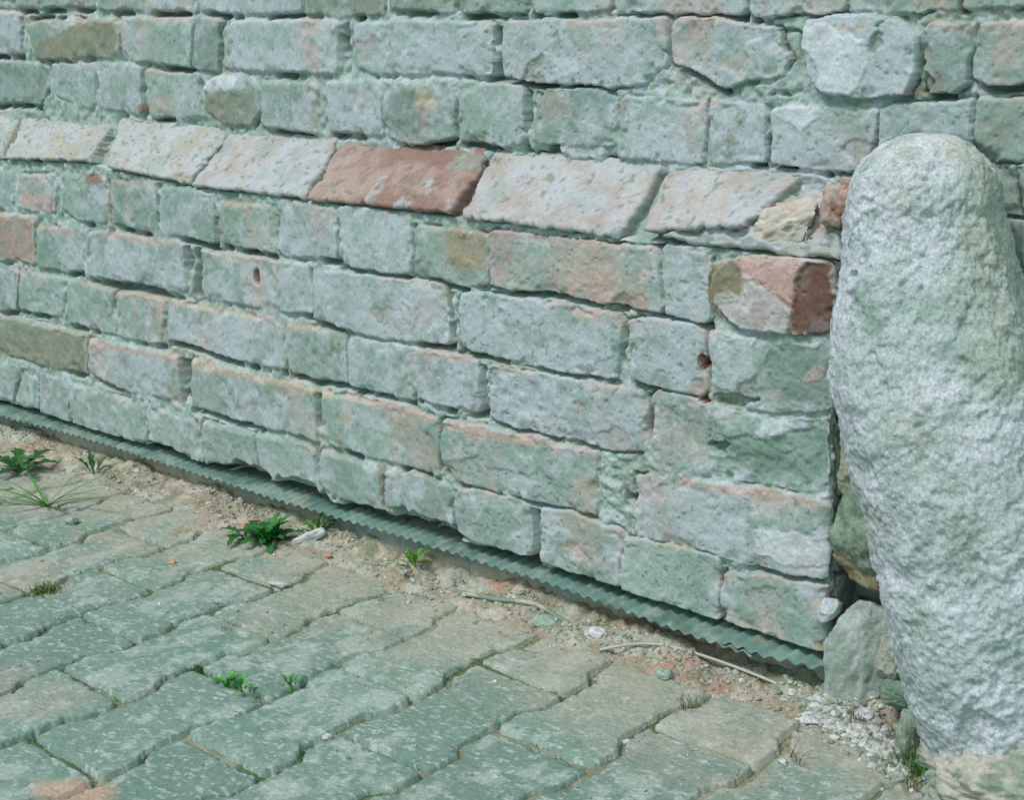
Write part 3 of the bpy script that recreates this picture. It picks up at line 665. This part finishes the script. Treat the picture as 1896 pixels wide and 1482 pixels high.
# ------------------------------------------------------------------ metal sheet and footing
def sheet(name, x0, x1, seed, dz, yb, label):
    px_ = .0175/8; n = int((x1-x0)/px_); xs = x0+np.arange(n+1)*px_
    tri = np.abs(((xs/.0175) % 1)*2-1)*2-1; tri = np.sign(tri)*np.abs(tri)**.8
    fy = np.interp(xs, [-2.9, -1.674, -1.486, -1.328, -1.079, -.843, -.764, -.675, -.59, -.414, -.246, -.164, -.065, -.004, .012], [-.025, -.025, -.0135, -.0100, -.0125, -.013, -.0105, -.0065, -.0080, -.0085, -.019, -.0253, -.0255, -.015, .005])
    sp = np.stack([xs, xs*0], 1); fy = fy+.0010*fbm(sp, 20, 3, seed)
    ny = 14; v = np.linspace(0, 1, ny)
    rows = []
    for t in v:
        y = .03*(1-t)+fy*t; zz = dz-.001+tri*.0026+.0012*fbm(sp+t*.03, 14, 3, seed+1)-.004*t*t
        rows.append(np.stack([xs, y, zz], 1))
    A = np.concatenate(rows); B = A-np.array([0, 0, .0009]); nu = n+1
    V = np.concatenate([A, B]); o = len(A)
    F = [gridfaces(nu, ny, flip=True), gridfaces(nu, ny, o)]
    k = np.arange(nu-1); e = (ny-1)*nu
    F.append(np.stack([e+k, e+k+1, o+e+k+1, o+e+k], -1)[:, ::-1])
    C = np.tile(sl(112, 142, 136), (len(V), 1)); C = mixc(C, sl(142, 164, 156), sst(-.2, .5, fbm(V, 40, 4, seed+4))); C = mixc(C, sl(150, 150, 132), .6*sst(.2, .6, fbm(V, 90, 3, seed+5)))
    C = mixc(C, sl(70, 96, 84), .5*sst(.1, .5, fbm(V, 28, 3, seed+6)))
    ob = meshobj(name, V, F, M_sheet, C, wall, smooth=False); ob['label'] = label
sheet('corrugated_sheet', -2.9, -.075, 80, -.0085, .03, 'long corrugated grey metal sheet under the lowest bricks')
sheet('corrugated_sheet', -.118, .010, 81, -.0063, .03, 'short corrugated sheet overlapping the long one at the corner')
ft = []
fill_row(ft, -2.9, .10, -.078, -.012, R, 'gbRbyGb', .128); fill_row(ft, -2.9, .10, -.160, -.088, R, 'bgR')
axf = axis([(-2.9, -2.0, .012, .005), (-2.0, .02, .0032, .0024)]); azf = axis([(-.16, -.015, .003, .003)])
wallgrid('footing', axf, azf, .016, ft, 400, M_wall, wall, depth=.05, flush=.006, patches=[('sand', .5, .6, [(-2900, -160), (-2900, -30), (-1200, -25), (-700, -40), (0, -22), (20, -160)])], label='low footing of stained bricks below the metal sheet')

# ------------------------------------------------------------------ pavement
ZP = -.050
PX, PY, PX0, PY0 = .1235, .2135, -.5330, -.6000   # column pitch, paver length, phase
def paver_sdf(P):
    "interlocking H-shaped concrete pavers, long side across to the wall: distance (neg inside), id"
    best = np.full(len(P), 9.0); bid = np.zeros(len(P), np.int64)
    cx = np.round((P[:, 0]-PX0)/PX).astype(int)
    for dc in (-1, 0, 1):
        c = cx+dc; yo = np.where(c % 2 == 0, PY0, PY0+PY/2+.001)
        rI = np.floor((P[:, 1]-yo)/PY).astype(int)
        for dr in (0,):
            rr = rI+dr
            hx = _h(c, rr, 0*c, 5); hy = _h(c, rr, 0*c, 6); ha = _h(c, rr, 0*c, 7)
            lx = P[:, 0]-(PX0+c*PX)-hx*.0022; ly = P[:, 1]-(yo+(rr+.5)*PY)-hy*.0022
            a = ha*.014; lx, ly = lx-a*ly, ly+a*lx
            t = np.abs(ly)/(PY/2)
            half = PX/2+.0072*np.clip((t-.5)/.09, -1, 1)
            dx = np.abs(lx)-half+.0041; dy = np.abs(ly)-PY/2+.0041
            rc = .006; ax_, ay_ = dx+rc, dy+rc
            d = np.minimum(np.maximum(ax_, ay_), 0)+np.sqrt(np.maximum(ax_, 0)**2+np.maximum(ay_, 0)**2)-rc
            front = P[:, 1]+.067+.006*vn(P, 8, 3)
            bt = d < best
            best = np.where(bt, d, best); bid = np.where(bt, c*1000+rr, bid)
    best = np.maximum(best, P[:, 1]+.066+.004*vn(P, 9, 3))
    return best, bid
gx = axis([(-3.4, -2.1, .02, .006), (-2.1, -1.2, .0045, .0026), (-1.2, .35, .0026, .0017), (.35, 1.8, .005, .02)])
gy = axis([(-2.6, -1.1, .02, .006), (-1.1, -.75, .006, .0028), (-.75, .03, .0024, .0022)])
Xg, Yg = np.meshgrid(gx, gy); PG = np.stack([Xg.ravel(), Yg.ravel()], 1)
def dust(P):      # how much sand lies on the paving
    return sst(-.33, -.06, P[:, 1]+.06*fbm(P, 7, 4, 901)+.04*sst(-.2, -1.1, P[:, 0]))
def groundwave(P): return .0035*vn(P, 2.6, 902)+.0012*vn(P, 7, 903)
D_, I_ = paver_sdf(PG+np.stack([fbm(PG, 70, 3, 911), fbm(PG, 70, 3, 912)], 1)*.0010+np.stack([vn(PG, 17, 913), vn(PG, 17, 914)], 1)*.0009)
f2 = fbm(PG, 90, 4, 915, .6); f3 = fbm(PG, 26, 4, 916)
tn = _h(I_, 0*I_, 0*I_, 31); t2 = _h(I_, 0*I_, 0*I_, 32); t3 = _h(I_, 0*I_, 0*I_, 33)
dd = np.clip(-D_, 0, 1); e = np.clip(1-dd/.0045, 0, 1)
Hp = ZP+groundwave(PG)+tn*.0013-.0026*(1-np.sqrt(np.clip(1-e*e, 0, 1)))+.0007*f2+.0006*f3+.0006*fbm(PG, 190, 2, 926)
chp = sst(.2, .5, fbm(PG, 55, 3, 917))*sst(.012, .002, dd); Hp -= .0026*chp
Hp = np.where(D_ < 0, Hp, ZP-.022)
PC = np.tile(sl(124, 146, 136), (len(PG), 1))*(1+.11*tn[:, None])
PC = mixc(PC, sl(108, 138, 122), .6*sst(.0, .7, fbm(PG, 12, 5, 920, .6)+.35*t2)); PC = mixc(PC, sl(176, 186, 180), .6*sst(.0, .6, fbm(PG*np.array([1, .7]), 38, 5, 921, .65)+.2*t3))
PC = mixc(PC, sl(186, 194, 194), .75*sst(.28, .65, fbm(PG@np.array([[.8, .6], [-1.6, 2.1]]), 105, 4, 922, .65)))
PC = mixc(PC, sl(112, 132, 120), .35*sst(.35, .8, fbm(PG, 170, 3, 925, .6)))
PC = mixc(PC, sl(178, 168, 152), .66*dust(PG)*sst(-.9, .6, fbm(PG, 22, 5, 923, .65)+dust(PG)*.8-.2))
PC = mixc(PC, sl(196, 160, 140), .8*sst(1.2, .3, np.sqrt(((PG[:, 0]+.455)/.05)**2+((PG[:, 1]+.635)/.035)**2)+.4*f3))
PC = mixc(PC, sl(186, 164, 148), .4*sst(.4, 1.0, fbm(PG, 6, 4, 924)))
tag(meshobj('pavement', np.stack([PG[:, 0], PG[:, 1], Hp], 1), gridfaces(len(gx), len(gy)), M_pave, PC), kind='structure')
# sand and dirt: fills the joints, heaps along the wall
def dirt_h(P):
    f = fbm(P, 60, 4, 930); g = fbm(P, 18, 3, 931); l = fbm(P, 170, 3, 932)
    strip = sst(-.085, -.045, P[:, 1]+.012*g)
    z = ZP+groundwave(P)-.0058+.0034*fbm(P, 9, 3, 933)-.0016+.0012*f+.0006*l
    z = z+strip*(.007+.0035*g+.0028*f+.0016*l)+.0055*dust(P)*sst(.15, .6, fbm(P, 13, 4, 934)+.2*strip)
    z = z+.008*sst(-.04, .012, P[:, 1]+.012*g)*(1+.8*g)
    return z
Hd = dirt_h(PG)
DC = np.tile(sl(160, 148, 130), (len(PG), 1)); DC = mixc(DC, sl(186, 176, 162), sst(-.2, .5, fbm(PG, 30, 5, 940, .62)))
DC = mixc(DC, sl(176, 184, 172), .6*sst(.05, .5, fbm(PG, 17, 5, 941, .6))); DC = mixc(DC, sl(176, 122, 102), .5*sst(.25, .6, fbm(PG, 10, 4, 942)+.1*f3)*sst(-.2, -.02, PG[:, 1]))
mossy = sst(-.05, .3, fbm(PG, 6, 3, 943))*sst(-.06, -.2, PG[:, 1])
DC = mixc(DC, sl(74, 104, 66), .9*np.clip(mossy+.45*sst(-.06, -.2, PG[:, 1]), 0, 1)); DC = mixc(DC, sl(88, 108, 72), .5*sst(.2, .6, fbm(PG, 24, 4, 944)))
tag(meshobj('dirt', np.stack([PG[:, 0], PG[:, 1], Hd], 1), gridfaces(len(gx), len(gy)), M_dirt, DC), kind='structure')
# ground beyond
gv = np.array([(-40, -40, -.085), (40, -40, -.085), (40, 40, -.085), (-40, 40, -.085)], float)
tag(meshobj('ground', gv, np.array([[0, 1, 2, 3]]), M_dirt, np.tile(sl(150, 165, 150), (4, 1))), kind='structure')
def gz(x, y):
    P = np.array([[x, y]], float); d, i = paver_sdf(P)
    z = float(dirt_h(P)[0])
    if d[0] < 0: z = max(z, ZP+float(groundwave(P)[0]))
    return z

# ------------------------------------------------------------------ gravel, moss
ICO = None
def ico():
    t = (1+5**.5)/2
    V = np.array([(-1, t, 0), (1, t, 0), (-1, -t, 0), (1, -t, 0), (0, -1, t), (0, 1, t), (0, -1, -t), (0, 1, -t), (t, 0, -1), (t, 0, 1), (-t, 0, -1), (-t, 0, 1)], float)
    V /= np.linalg.norm(V[0])
    F = np.array([(0, 11, 5), (0, 5, 1), (0, 1, 7), (0, 7, 10), (0, 10, 11), (1, 5, 9), (5, 11, 4), (11, 10, 2), (10, 7, 6), (7, 1, 8), (3, 9, 4), (3, 4, 2), (3, 2, 6), (3, 6, 8), (3, 8, 9), (4, 9, 5), (2, 4, 11), (6, 2, 10), (8, 6, 7), (9, 8, 1)])
    return V, F
def scatter(name, P, size, cols, seed, m):
    V0, F0 = ico(); r = np.random.default_rng(seed); n = len(P)
    sc3 = size[:, None]*r.uniform(.55, 1.25, (n, 3)); sc3[:, 2] *= .7
    V = V0[None]*sc3[:, None]*(1+r.uniform(-.28, .28, (n, 12, 1)))
    a = r.uniform(0, 6.28, n); c, s = np.cos(a)[:, None], np.sin(a)[:, None]
    V = np.stack([V[..., 0]*c-V[..., 1]*s, V[..., 0]*s+V[..., 1]*c, V[..., 2]], -1)+P[:, None]
    F = (F0[None]+(np.arange(n)*12)[:, None, None]).reshape(-1, 3)
    C = np.repeat(cols[r.integers(0, len(cols), n)]*r.uniform(.75, 1.15, (n, 1)), 12, 0)
    return meshobj(name, V.reshape(-1, 3), F, m, C, smooth=False)
def ground_pts(n, xr_, fy, seed, lift=.3):
    r = np.random.default_rng(seed); x = r.uniform(*xr_, n); y = fy(r, n, x)
    P = np.stack([x, y], 1); d, i = paver_sdf(P); z = dirt_h(P); z = np.where(d < -.003, np.maximum(z, ZP+groundwave(P)), z)
    return np.stack([x, y, z], 1), d
gp, gd = ground_pts(11000, (-1.9, .3), lambda r, n, x: -.0-np.abs(r.normal(0, .038, n))+.0, 71)
sz = np.random.default_rng(72).gamma(1.6, .00075, len(gp))+.0006
sz = np.minimum(sz, .0048); keep = fbm(gp[:, :2], 14, 3, 73)+np.random.default_rng(5).uniform(-.4, .4, len(gp)) > -.18
gcol = np.array([sl(180, 182, 174), sl(186, 176, 164), sl(150, 160, 148), sl(176, 166, 152), sl(200, 202, 200), sl(140, 150, 136), sl(160, 164, 152), sl(166, 154, 142)])
tag(scatter('gravel', gp[keep], sz[keep], gcol, 74, M_stone), 'loose gravel and mortar crumbs along the foot of the wall', 'gravel', kind='stuff')
gp2, gd2 = ground_pts(9000, (-1.6, .35), lambda r, n, x: r.uniform(-.75, -.05, n), 75)
k2 = (np.random.default_rng(8).uniform(0, 1, len(gp2)) < .22) | (gd2 > -.002)
sz2 = np.minimum(np.random.default_rng(76).gamma(1.5, .0005, len(gp2))+.0005, .0028)
tag(scatter('grit', gp2[k2], sz2[k2], gcol, 77, M_stone), 'fine pale grit scattered over the pavers and joints', 'grit', kind='stuff')
gp3, _ = ground_pts(2600, (.0, .17), lambda r, n, x: -.035-.42*np.maximum(x-.04, 0)+r.normal(0, .016, n), 78)
sz3 = np.minimum(np.random.default_rng(79).gamma(1.8, .0011, len(gp3))+.0008, .007)
tag(scatter('rubble', gp3, sz3, gcol[[0, 4, 4, 5, 6]], 80, M_stone), 'crumbled white mortar rubble spread before the boulder', 'rubble', kind='stuff')

def blades(P, L, W, cols, seed, bend=.5, spread=.8, segs=4):
    "ribbons (N) rooted at P"
    r = np.random.default_rng(seed); n = len(P); az = r.uniform(0, 6.283, n); ti = np.abs(r.normal(0, spread, n)).clip(0, 1.35)
    d = np.stack([np.cos(az), np.sin(az)], 1); V = []; 
    for k in range(segs+1):
        t = k/segs; ang = ti+bend*t*r.uniform(.6, 1.4, n)
        out = (np.sin(ti)*t+bend*.5*t*t)*L; up_ = (np.cos(ti)*t-bend*.35*t*t)*L
        c = np.stack([P[:, 0]+d[:, 0]*out, P[:, 1]+d[:, 1]*out, P[:, 2]+up_], 1)
        wv = W*(1-t)**.7*.5+.00012; side = np.stack([-d[:, 1], d[:, 0], 0*az], 1)*wv[:, None]
        V += [c-side, c+np.array([0, 0, 1])*wv[:, None]*-.35, c+side]
    V = np.stack(V, 1); nn = 3*(segs+1); F = []
    for k in range(segs):
        for q in (0, 1): F.append([3*k+q, 3*k+q+1, 3*k+q+4, 3*k+q+3])
    F = (np.array(F)[None]+(np.arange(n)*nn)[:, None, None]).reshape(-1, 4)
    C = np.repeat(cols[r.integers(0, len(cols), n)]*r.uniform(.7, 1.2, (n, 1)), nn, 0)
    return V.reshape(-1, 3), F, C
GC = np.array([sl(70, 130, 50), sl(96, 150, 66), sl(58, 108, 48), sl(120, 150, 80)])
DRY = np.array([sl(150, 134, 100), sl(110, 110, 70), sl(130, 90, 66), sl(90, 110, 66)])
# moss in the joints
mp_, md = ground_pts(90000, (-1.7, .3), lambda r, n, x: r.uniform(-.75, -.06, n), 81)
mk = (md > -.0022) & (mp_[:, 1] < -.075) & (fbm(mp_[:, :2], 6.5, 3, 943)*.8+fbm(mp_[:, :2], 22, 3, 83)+.04 > .0)
mp_ = mp_[mk]; mL = np.random.default_rng(3).uniform(.0016, .0046, len(mp_))
V, F, C = blades(mp_, mL, np.full(len(mp_), .0011), np.array([sl(104, 130, 70), sl(84, 112, 66), sl(70, 104, 60), sl(128, 140, 92)]), 84, segs=2)
tag(meshobj('moss', V, F, M_plant, C), 'low green moss growing in the joints between the pavers', 'moss', kind='stuff')

def tuft(name, x, y, n, L, W, cols, seed, label, cat, rad=.006, spread=.7, bend=.5, group=None):
    z = gz(x, y)-.002; r = np.random.default_rng(seed); P = np.stack([r.normal(0, rad, n), r.normal(0, rad, n), np.zeros(n)], 1)
    V, F, C = blades(P, r.uniform(.4, 1, n)*L, np.full(n, W), cols, seed, bend, spread, 6)
    o = meshobj(name, V, F, M_plant, C); o.location = (x, y, z); return tag(o, label, cat, group)
def explicit_blades(name, loc, bl, W, col, label, cat):
    "bl: list of tip offsets (dx,dy,dz), arch"
    V = []; F = []; C = []
    for q, (tip, arch) in enumerate(bl):
        tip = np.array(tip, float); n = 12; s = np.cross(tip, (0, 0, 1)); s /= np.linalg.norm(s)+1e-9
        b = len(V)
        for k in range(n+1):
            t = k/n; c = tip*t+np.array([0, 0, arch*4*t*(1-t)]); wv = W*.5*(1-t**2.2)+.00015
            V += [c-s*wv, c-np.array([0, 0, wv*.4]), c+s*wv]; C += [col*(.8+.35*((q*7) % 5)/5)]*3
        for k in range(n):
            for j in (0, 1): F.append([b+3*k+j, b+3*k+j+1, b+3*k+j+4, b+3*k+j+3])
    o = meshobj(name, np.array(V), np.array(F), M_plant, np.array(C)); o.location = loc
    return tag(o, label, cat)
# the grass plant lower left of the wall
explicit_blades('grass_tuft', (-1.262, -.182, gz(-1.262, -.182)), [((0.074, 0.137, 0.052), .008), ((0.121, 0.026, 0.034), .012), ((0.162, 0.046, 0.023), .012), ((-0.162, -0.065, 0.014), .012), ((-0.135, 0.039, 0.023), .008),
  ((-0.041, -0.143, 0.009), .01), ((0.095, -0.026, 0.025), .006), ((-0.203, -0.111, 0.011), .008), ((0.027, 0.065, 0.057), .004), ((-0.068, -0.026, 0.034), .004), ((0.027, -0.039, 0.034), .002), ((0.061, 0.078, 0.023), .004)], .0042, sl(84, 140, 62), 'spiky green grass plant with long spread blades, growing between pavers at the left', 'grass')
tuft('moss_tuft', .148, -.072, 420, .020, .0012, np.array([sl(60, 96, 50), sl(84, 120, 60), sl(44, 76, 44)]), 222, 'dark green mossy growth beside the pointed stone at the foot of the boulder', 'moss', rad=.011, spread=.7, group='moss cushions in the joints')
tuft('moss_tuft', .178, -.096, 420, .014, .0012, np.array([sl(110, 130, 70), sl(90, 120, 60), sl(70, 96, 50)]), 223, 'yellow green mossy growth in front of the rough stone block', 'moss', rad=.013, spread=.8, group='moss cushions in the joints')
def leaf(V, F, C, base, dirv, up, L, W, lobes, col, r):
    d = np.array(dirv, float); d /= np.linalg.norm(d); u = np.array(up, float); s = np.cross(d, u); s /= np.linalg.norm(s); u = np.cross(s, d)
    n = 22; b = len(V)
    for k in range(n+1):
        t = k/n; w_ = W*.5*(math.sin(math.pi*min(t**.75, 1))**.8)*(1-.5*abs(math.sin(t*lobes*math.pi))**1.5)+.0003
        c = np.array(base)+d*L*t+u*(L*.30*math.sin(t*2.4)*.6-L*.12*t*t)
        wob = r.uniform(-.05, .05)*W
        V += [c-s*w_+u*(w_*.35+wob), c, c+s*w_+u*(w_*.35-wob)]; cc = col*r.uniform(.85, 1.2); C += [cc, cc*1.1, cc]
    for k in range(n):
        for j in (0, 1): F.append([b+3*k+j, b+3*k+j+1, b+3*k+j+4, b+3*k+j+3])
def leafy(name, x, y, n, L, W, seed, label, col=sl(44, 98, 42), lobes=3.5, el=(.15, .9), z0=.0, az=(0, 6.283)):
    r = random.Random(seed); o = empty(name, (x, y, gz(x, y)+z0)); tag(o, label, 'weed', 'sprouts in the paver joints' if name == 'leafy_sprout' else 'weeds along the foot of the wall')
    st = ([], [], [])
    for k in range(n):
        a = az[0]+(az[1]-az[0])*(k+r.random()*.6)/n; e = r.uniform(*el); l = L*r.uniform(.6, 1.05)
        d = (math.cos(a)*math.cos(e), math.sin(a)*math.cos(e), math.sin(e))
        V, F, C = [], [], []
        leaf(V, F, C, np.array(d)*.008, d, (0, 0, 1), l, W*r.uniform(.8, 1.1), lobes, col*r.uniform(.8, 1.25), r)
        meshobj('leaf', np.array(V), np.array(F), M_plant, np.array(C), o)
    T = np.linspace(0, 6.283, 8, endpoint=False); V = [(.0022*math.cos(t)*(1-.5*k), .0022*math.sin(t)*(1-.5*k), -.004+.018*k) for k in (0, 1) for t in T]
    F = np.array([[i, (i+1) % 8, 8+(i+1) % 8, 8+i] for i in range(8)])
    meshobj('stem', np.array(V), F, M_plant, np.tile(col*1.2, (16, 1)), o)
    return o
leafy('weed', -.862, -.066, 19, .052, .022, 5, 'bushy dark green weed with jagged leaves below the sheet, left of centre', col=sl(42, 100, 42), el=(.05, 1.0))
leafy('weed', -.905, -.075, 4, .052, .020, 15, 'flat spreading leaf rosette just left of the bushy weed', el=(.0, .3))
leafy('weed', -.812, -.018, 9, .040, .010, 16, 'thin leaved weed around the bone pale stick', col=sl(80, 120, 60), el=(.2, 1.1))
leafy('weed', -1.455, -.115, 8, .066, .028, 6, 'broad leaved dark weed at the left edge near the wall', col=sl(44, 90, 44), el=(.0, .6))
leafy('weed', -1.33, -.055, 5, .04, .012, 26, 'small dark weed under the left part of the metal sheet', col=sl(60, 104, 52), el=(.2, 1.2))
leafy('weed', -.612, -.020, 8, .028, .010, 7, 'tiny bright weed close to the footing, right of the bushy weed', col=sl(96, 150, 56), el=(.3, 1.2))
leafy('leafy_sprout', -.538, -.388, 7, .018, .009, 8, 'small fresh sprout in a joint between two pavers, centre left', col=sl(70, 140, 60), el=(.3, 1.1))
leafy('leafy_sprout', -.508, -.392, 7, .017, .008, 9, 'second sprout in the same paver joint, nearer the camera', col=sl(78, 140, 66), el=(.3, 1.1))
leafy('leafy_sprout', -.470, -.352, 6, .016, .007, 10, 'thin sprout in the long joint right of the two sprouts', col=sl(84, 136, 66), el=(.3, 1.2))
DT = [(-.094, -.118, 26, .030, 'dry brown and green tuft on the dirt below the thin cable'), (.052, -.145, 22, .026, 'upright reddish dry tuft in a joint before the pale slab'), (.060, -.036, 30, .030, 'dry tuft in the white rubble under the flat grey stone'),
      (.166, -.120, 26, .022, 'dark thin tuft on the lowest slab at the right edge'), (.108, -.044, 60, .036, 'dark tuft before the pointed grey stone'), (.150, -.076, 90, .026, 'green tuft at the foot of the rough brown block'),
      (-.66, -.30, 12, .016, 'sparse dry tuft in the joint left of the middle pavers')]
for i, (x, y, n, L, lab) in enumerate(DT):
    tuft('dry_tuft', x, y, n, L, .0009, DRY if i != 5 else GC, 200+i, lab, 'grass', rad=.005 if i != 5 else .014, spread=.45, group='thin tufts growing in joints and rubble')
tuft('moss_tuft', -.603, -.384, 420, .013, .0013, np.array([sl(70, 110, 50), sl(54, 92, 44)]), 220, 'dark thick moss cushion in the joint left of the sprouts', 'moss', rad=.009, spread=.8, group='moss cushions in the joints')
tuft('moss_tuft', -.952, -.370, 380, .012, .0013, np.array([sl(84, 110, 50), sl(104, 120, 60)]), 221, 'yellowish moss cushion in the joint near the left edge', 'moss', rad=.010, spread=.8, group='moss cushions in the joints')

# ------------------------------------------------------------------ single stones, cable
SC = (WHITE, sl(206, 206, 200)); SG = (sl(150, 164, 152), MORT); SP = (sl(200, 150, 126), PINK)
ST = [('stone_stick', -.806, -.040, (.052, .016, .015), SC, (0, -.30, .95), 'bone pale stick shaped mortar piece lying beside the bushy weed'),
 ('pebble', -1.155, -.205, (.020, .016, .014), SG, (0, 0, .3), 'grey pebble on a paver right of the spiky grass'),
 ('pebble', -.160, -.072, (.020, .015, .011), SG, (0, 0, .3), 'pale stone on the dirt between cable and dry tuft'),
 ('pebble', .062, -.028, (.020, .015, .012), (sl(226, 226, 226), WHITE), (0, 0, .1), 'white pebble in the rubble left of the boulder'),
 ('pebble', -.899, -.207, (.012, .010, .007), SP, (0, 0, .3), 'small pink brick crumb on a dusty paver'),
 ('pebble', -.347, -.405, (.011, .009, .008), SC, (0, 0, .3), 'white pebble in the joint at the lower middle'),
 ('pebble', -.109, -.208, (.009, .006, .005), SC, (0, 0, 1.), 'tiny white chip lying on a paver right of the middle'),
 ('pebble', -.745, -.056, (.009, .008, .007), (sl(200, 130, 96), PINK), (0, 0, 1.), 'tiny orange crumb right of the bushy weed'),
 ('pebble', -.36, -.045, (.030, .022, .014), SG, (0, 0, .4), 'grey lump below the left end of the cable'),
 ('pebble', -.285, -.035, (.024, .018, .014), SC, (0, 0, .4), 'whitish lump between the two cable ends'),
 ('pebble', .045, -.157, (.010, .008, .006), SC, (0, 0, .4), 'white chip beside the reddish dry tuft'),
 ('pebble', .020, -.060, (.018, .012, .007), SC, (0, 0, .4), 'flat white crumb before the upright grey stone'),
 ('pebble', -.72, -.165, (.034, .012, .005), (SAND, WHITE), (0, 0, .2), 'flat pale flake lying on a dusty paver')]
for i, (nm, x, y, s3, cols, rot, lab) in enumerate(ST):
    thing(rock(nm, (x, y, gz(x, y)+s3[2]*.32), s3, M_stone, cols, 600+i, rot, sq=.8, amp=.25, n=(30, 20), flat=4), lab, 'stone', 'single stones lying on the ground')
def cable(name, pts, rad, label, col):
    pts = np.array(pts, float); n = len(pts); t = np.linspace(0, n-1, 90)
    C_ = []
    for q in t:
        i = int(min(q, n-2)); f = q-i; p0, p1, p2, p3 = pts[max(i-1, 0)], pts[i], pts[i+1], pts[min(i+2, n-1)]
        C_.append(.5*((2*p1)+(-p0+p2)*f+(2*p0-5*p1+4*p2-p3)*f*f+(-p0+3*p1-3*p2+p3)*f**3))
    C_ = np.array(C_); T = np.gradient(C_, axis=0); T /= np.linalg.norm(T, axis=1)[:, None]; S = np.cross(T, (0, 0, 1)); S /= np.linalg.norm(S, axis=1)[:, None]; U = np.cross(S, T)
    a = np.linspace(0, 2*math.pi, 12, endpoint=False)
    V = (C_[:, None]+rad*(S[:, None]*np.cos(a)[None, :, None]+U[:, None]*np.sin(a)[None, :, None])).reshape(-1, 3)
    col_ = np.tile(col, (len(V), 1)); col_ = mixc(col_, SAND, .7*sst(.0, .5, fbm(V, 40, 3, 12)))
    F = [gridfaces(12, 90, wrap=True, flip=True)]
    for e_, fl in ((0, 1), (89*12, 0)):
        V = np.concatenate([V, V[e_:e_+12].mean(0)[None]]); col_ = np.concatenate([col_, col_[:1]]); k = np.arange(12)
        q = np.stack([e_+k, e_+(k+1) % 12, np.full(12, len(V)-1)], -1); F.append(q if fl else q[:, ::-1])
    tag(meshobj(name, V, F, M_cable, col_), label, 'cable', 'cables along the footing')
zc = lambda x, y, d=.0: (x, y, gz(x, y)+d)
cable('cable', [zc(-.515, -.040, .003), zc(-.45, -.034, .003), zc(-.40, -.020, .003), zc(-.35, -.018, .002), zc(-.32, -.022, -.006)], .0032, 'thick dusty grey cable lying at the footing in the middle', sl(120, 138, 128))
cable('cable', [(-.262, -.060, -.050), (-.243, -.052, -.043), (-.222, -.030, -.0415), (-.190, -.016, -.041), (-.130, -.013, -.0415), (-.070, -.016, -.0425), (-.030, -.020, -.045), (-.012, -.024, -.051)], .0018, 'thin pale cable running straight along the footing at the right, bent at its left end', sl(176, 182, 178))
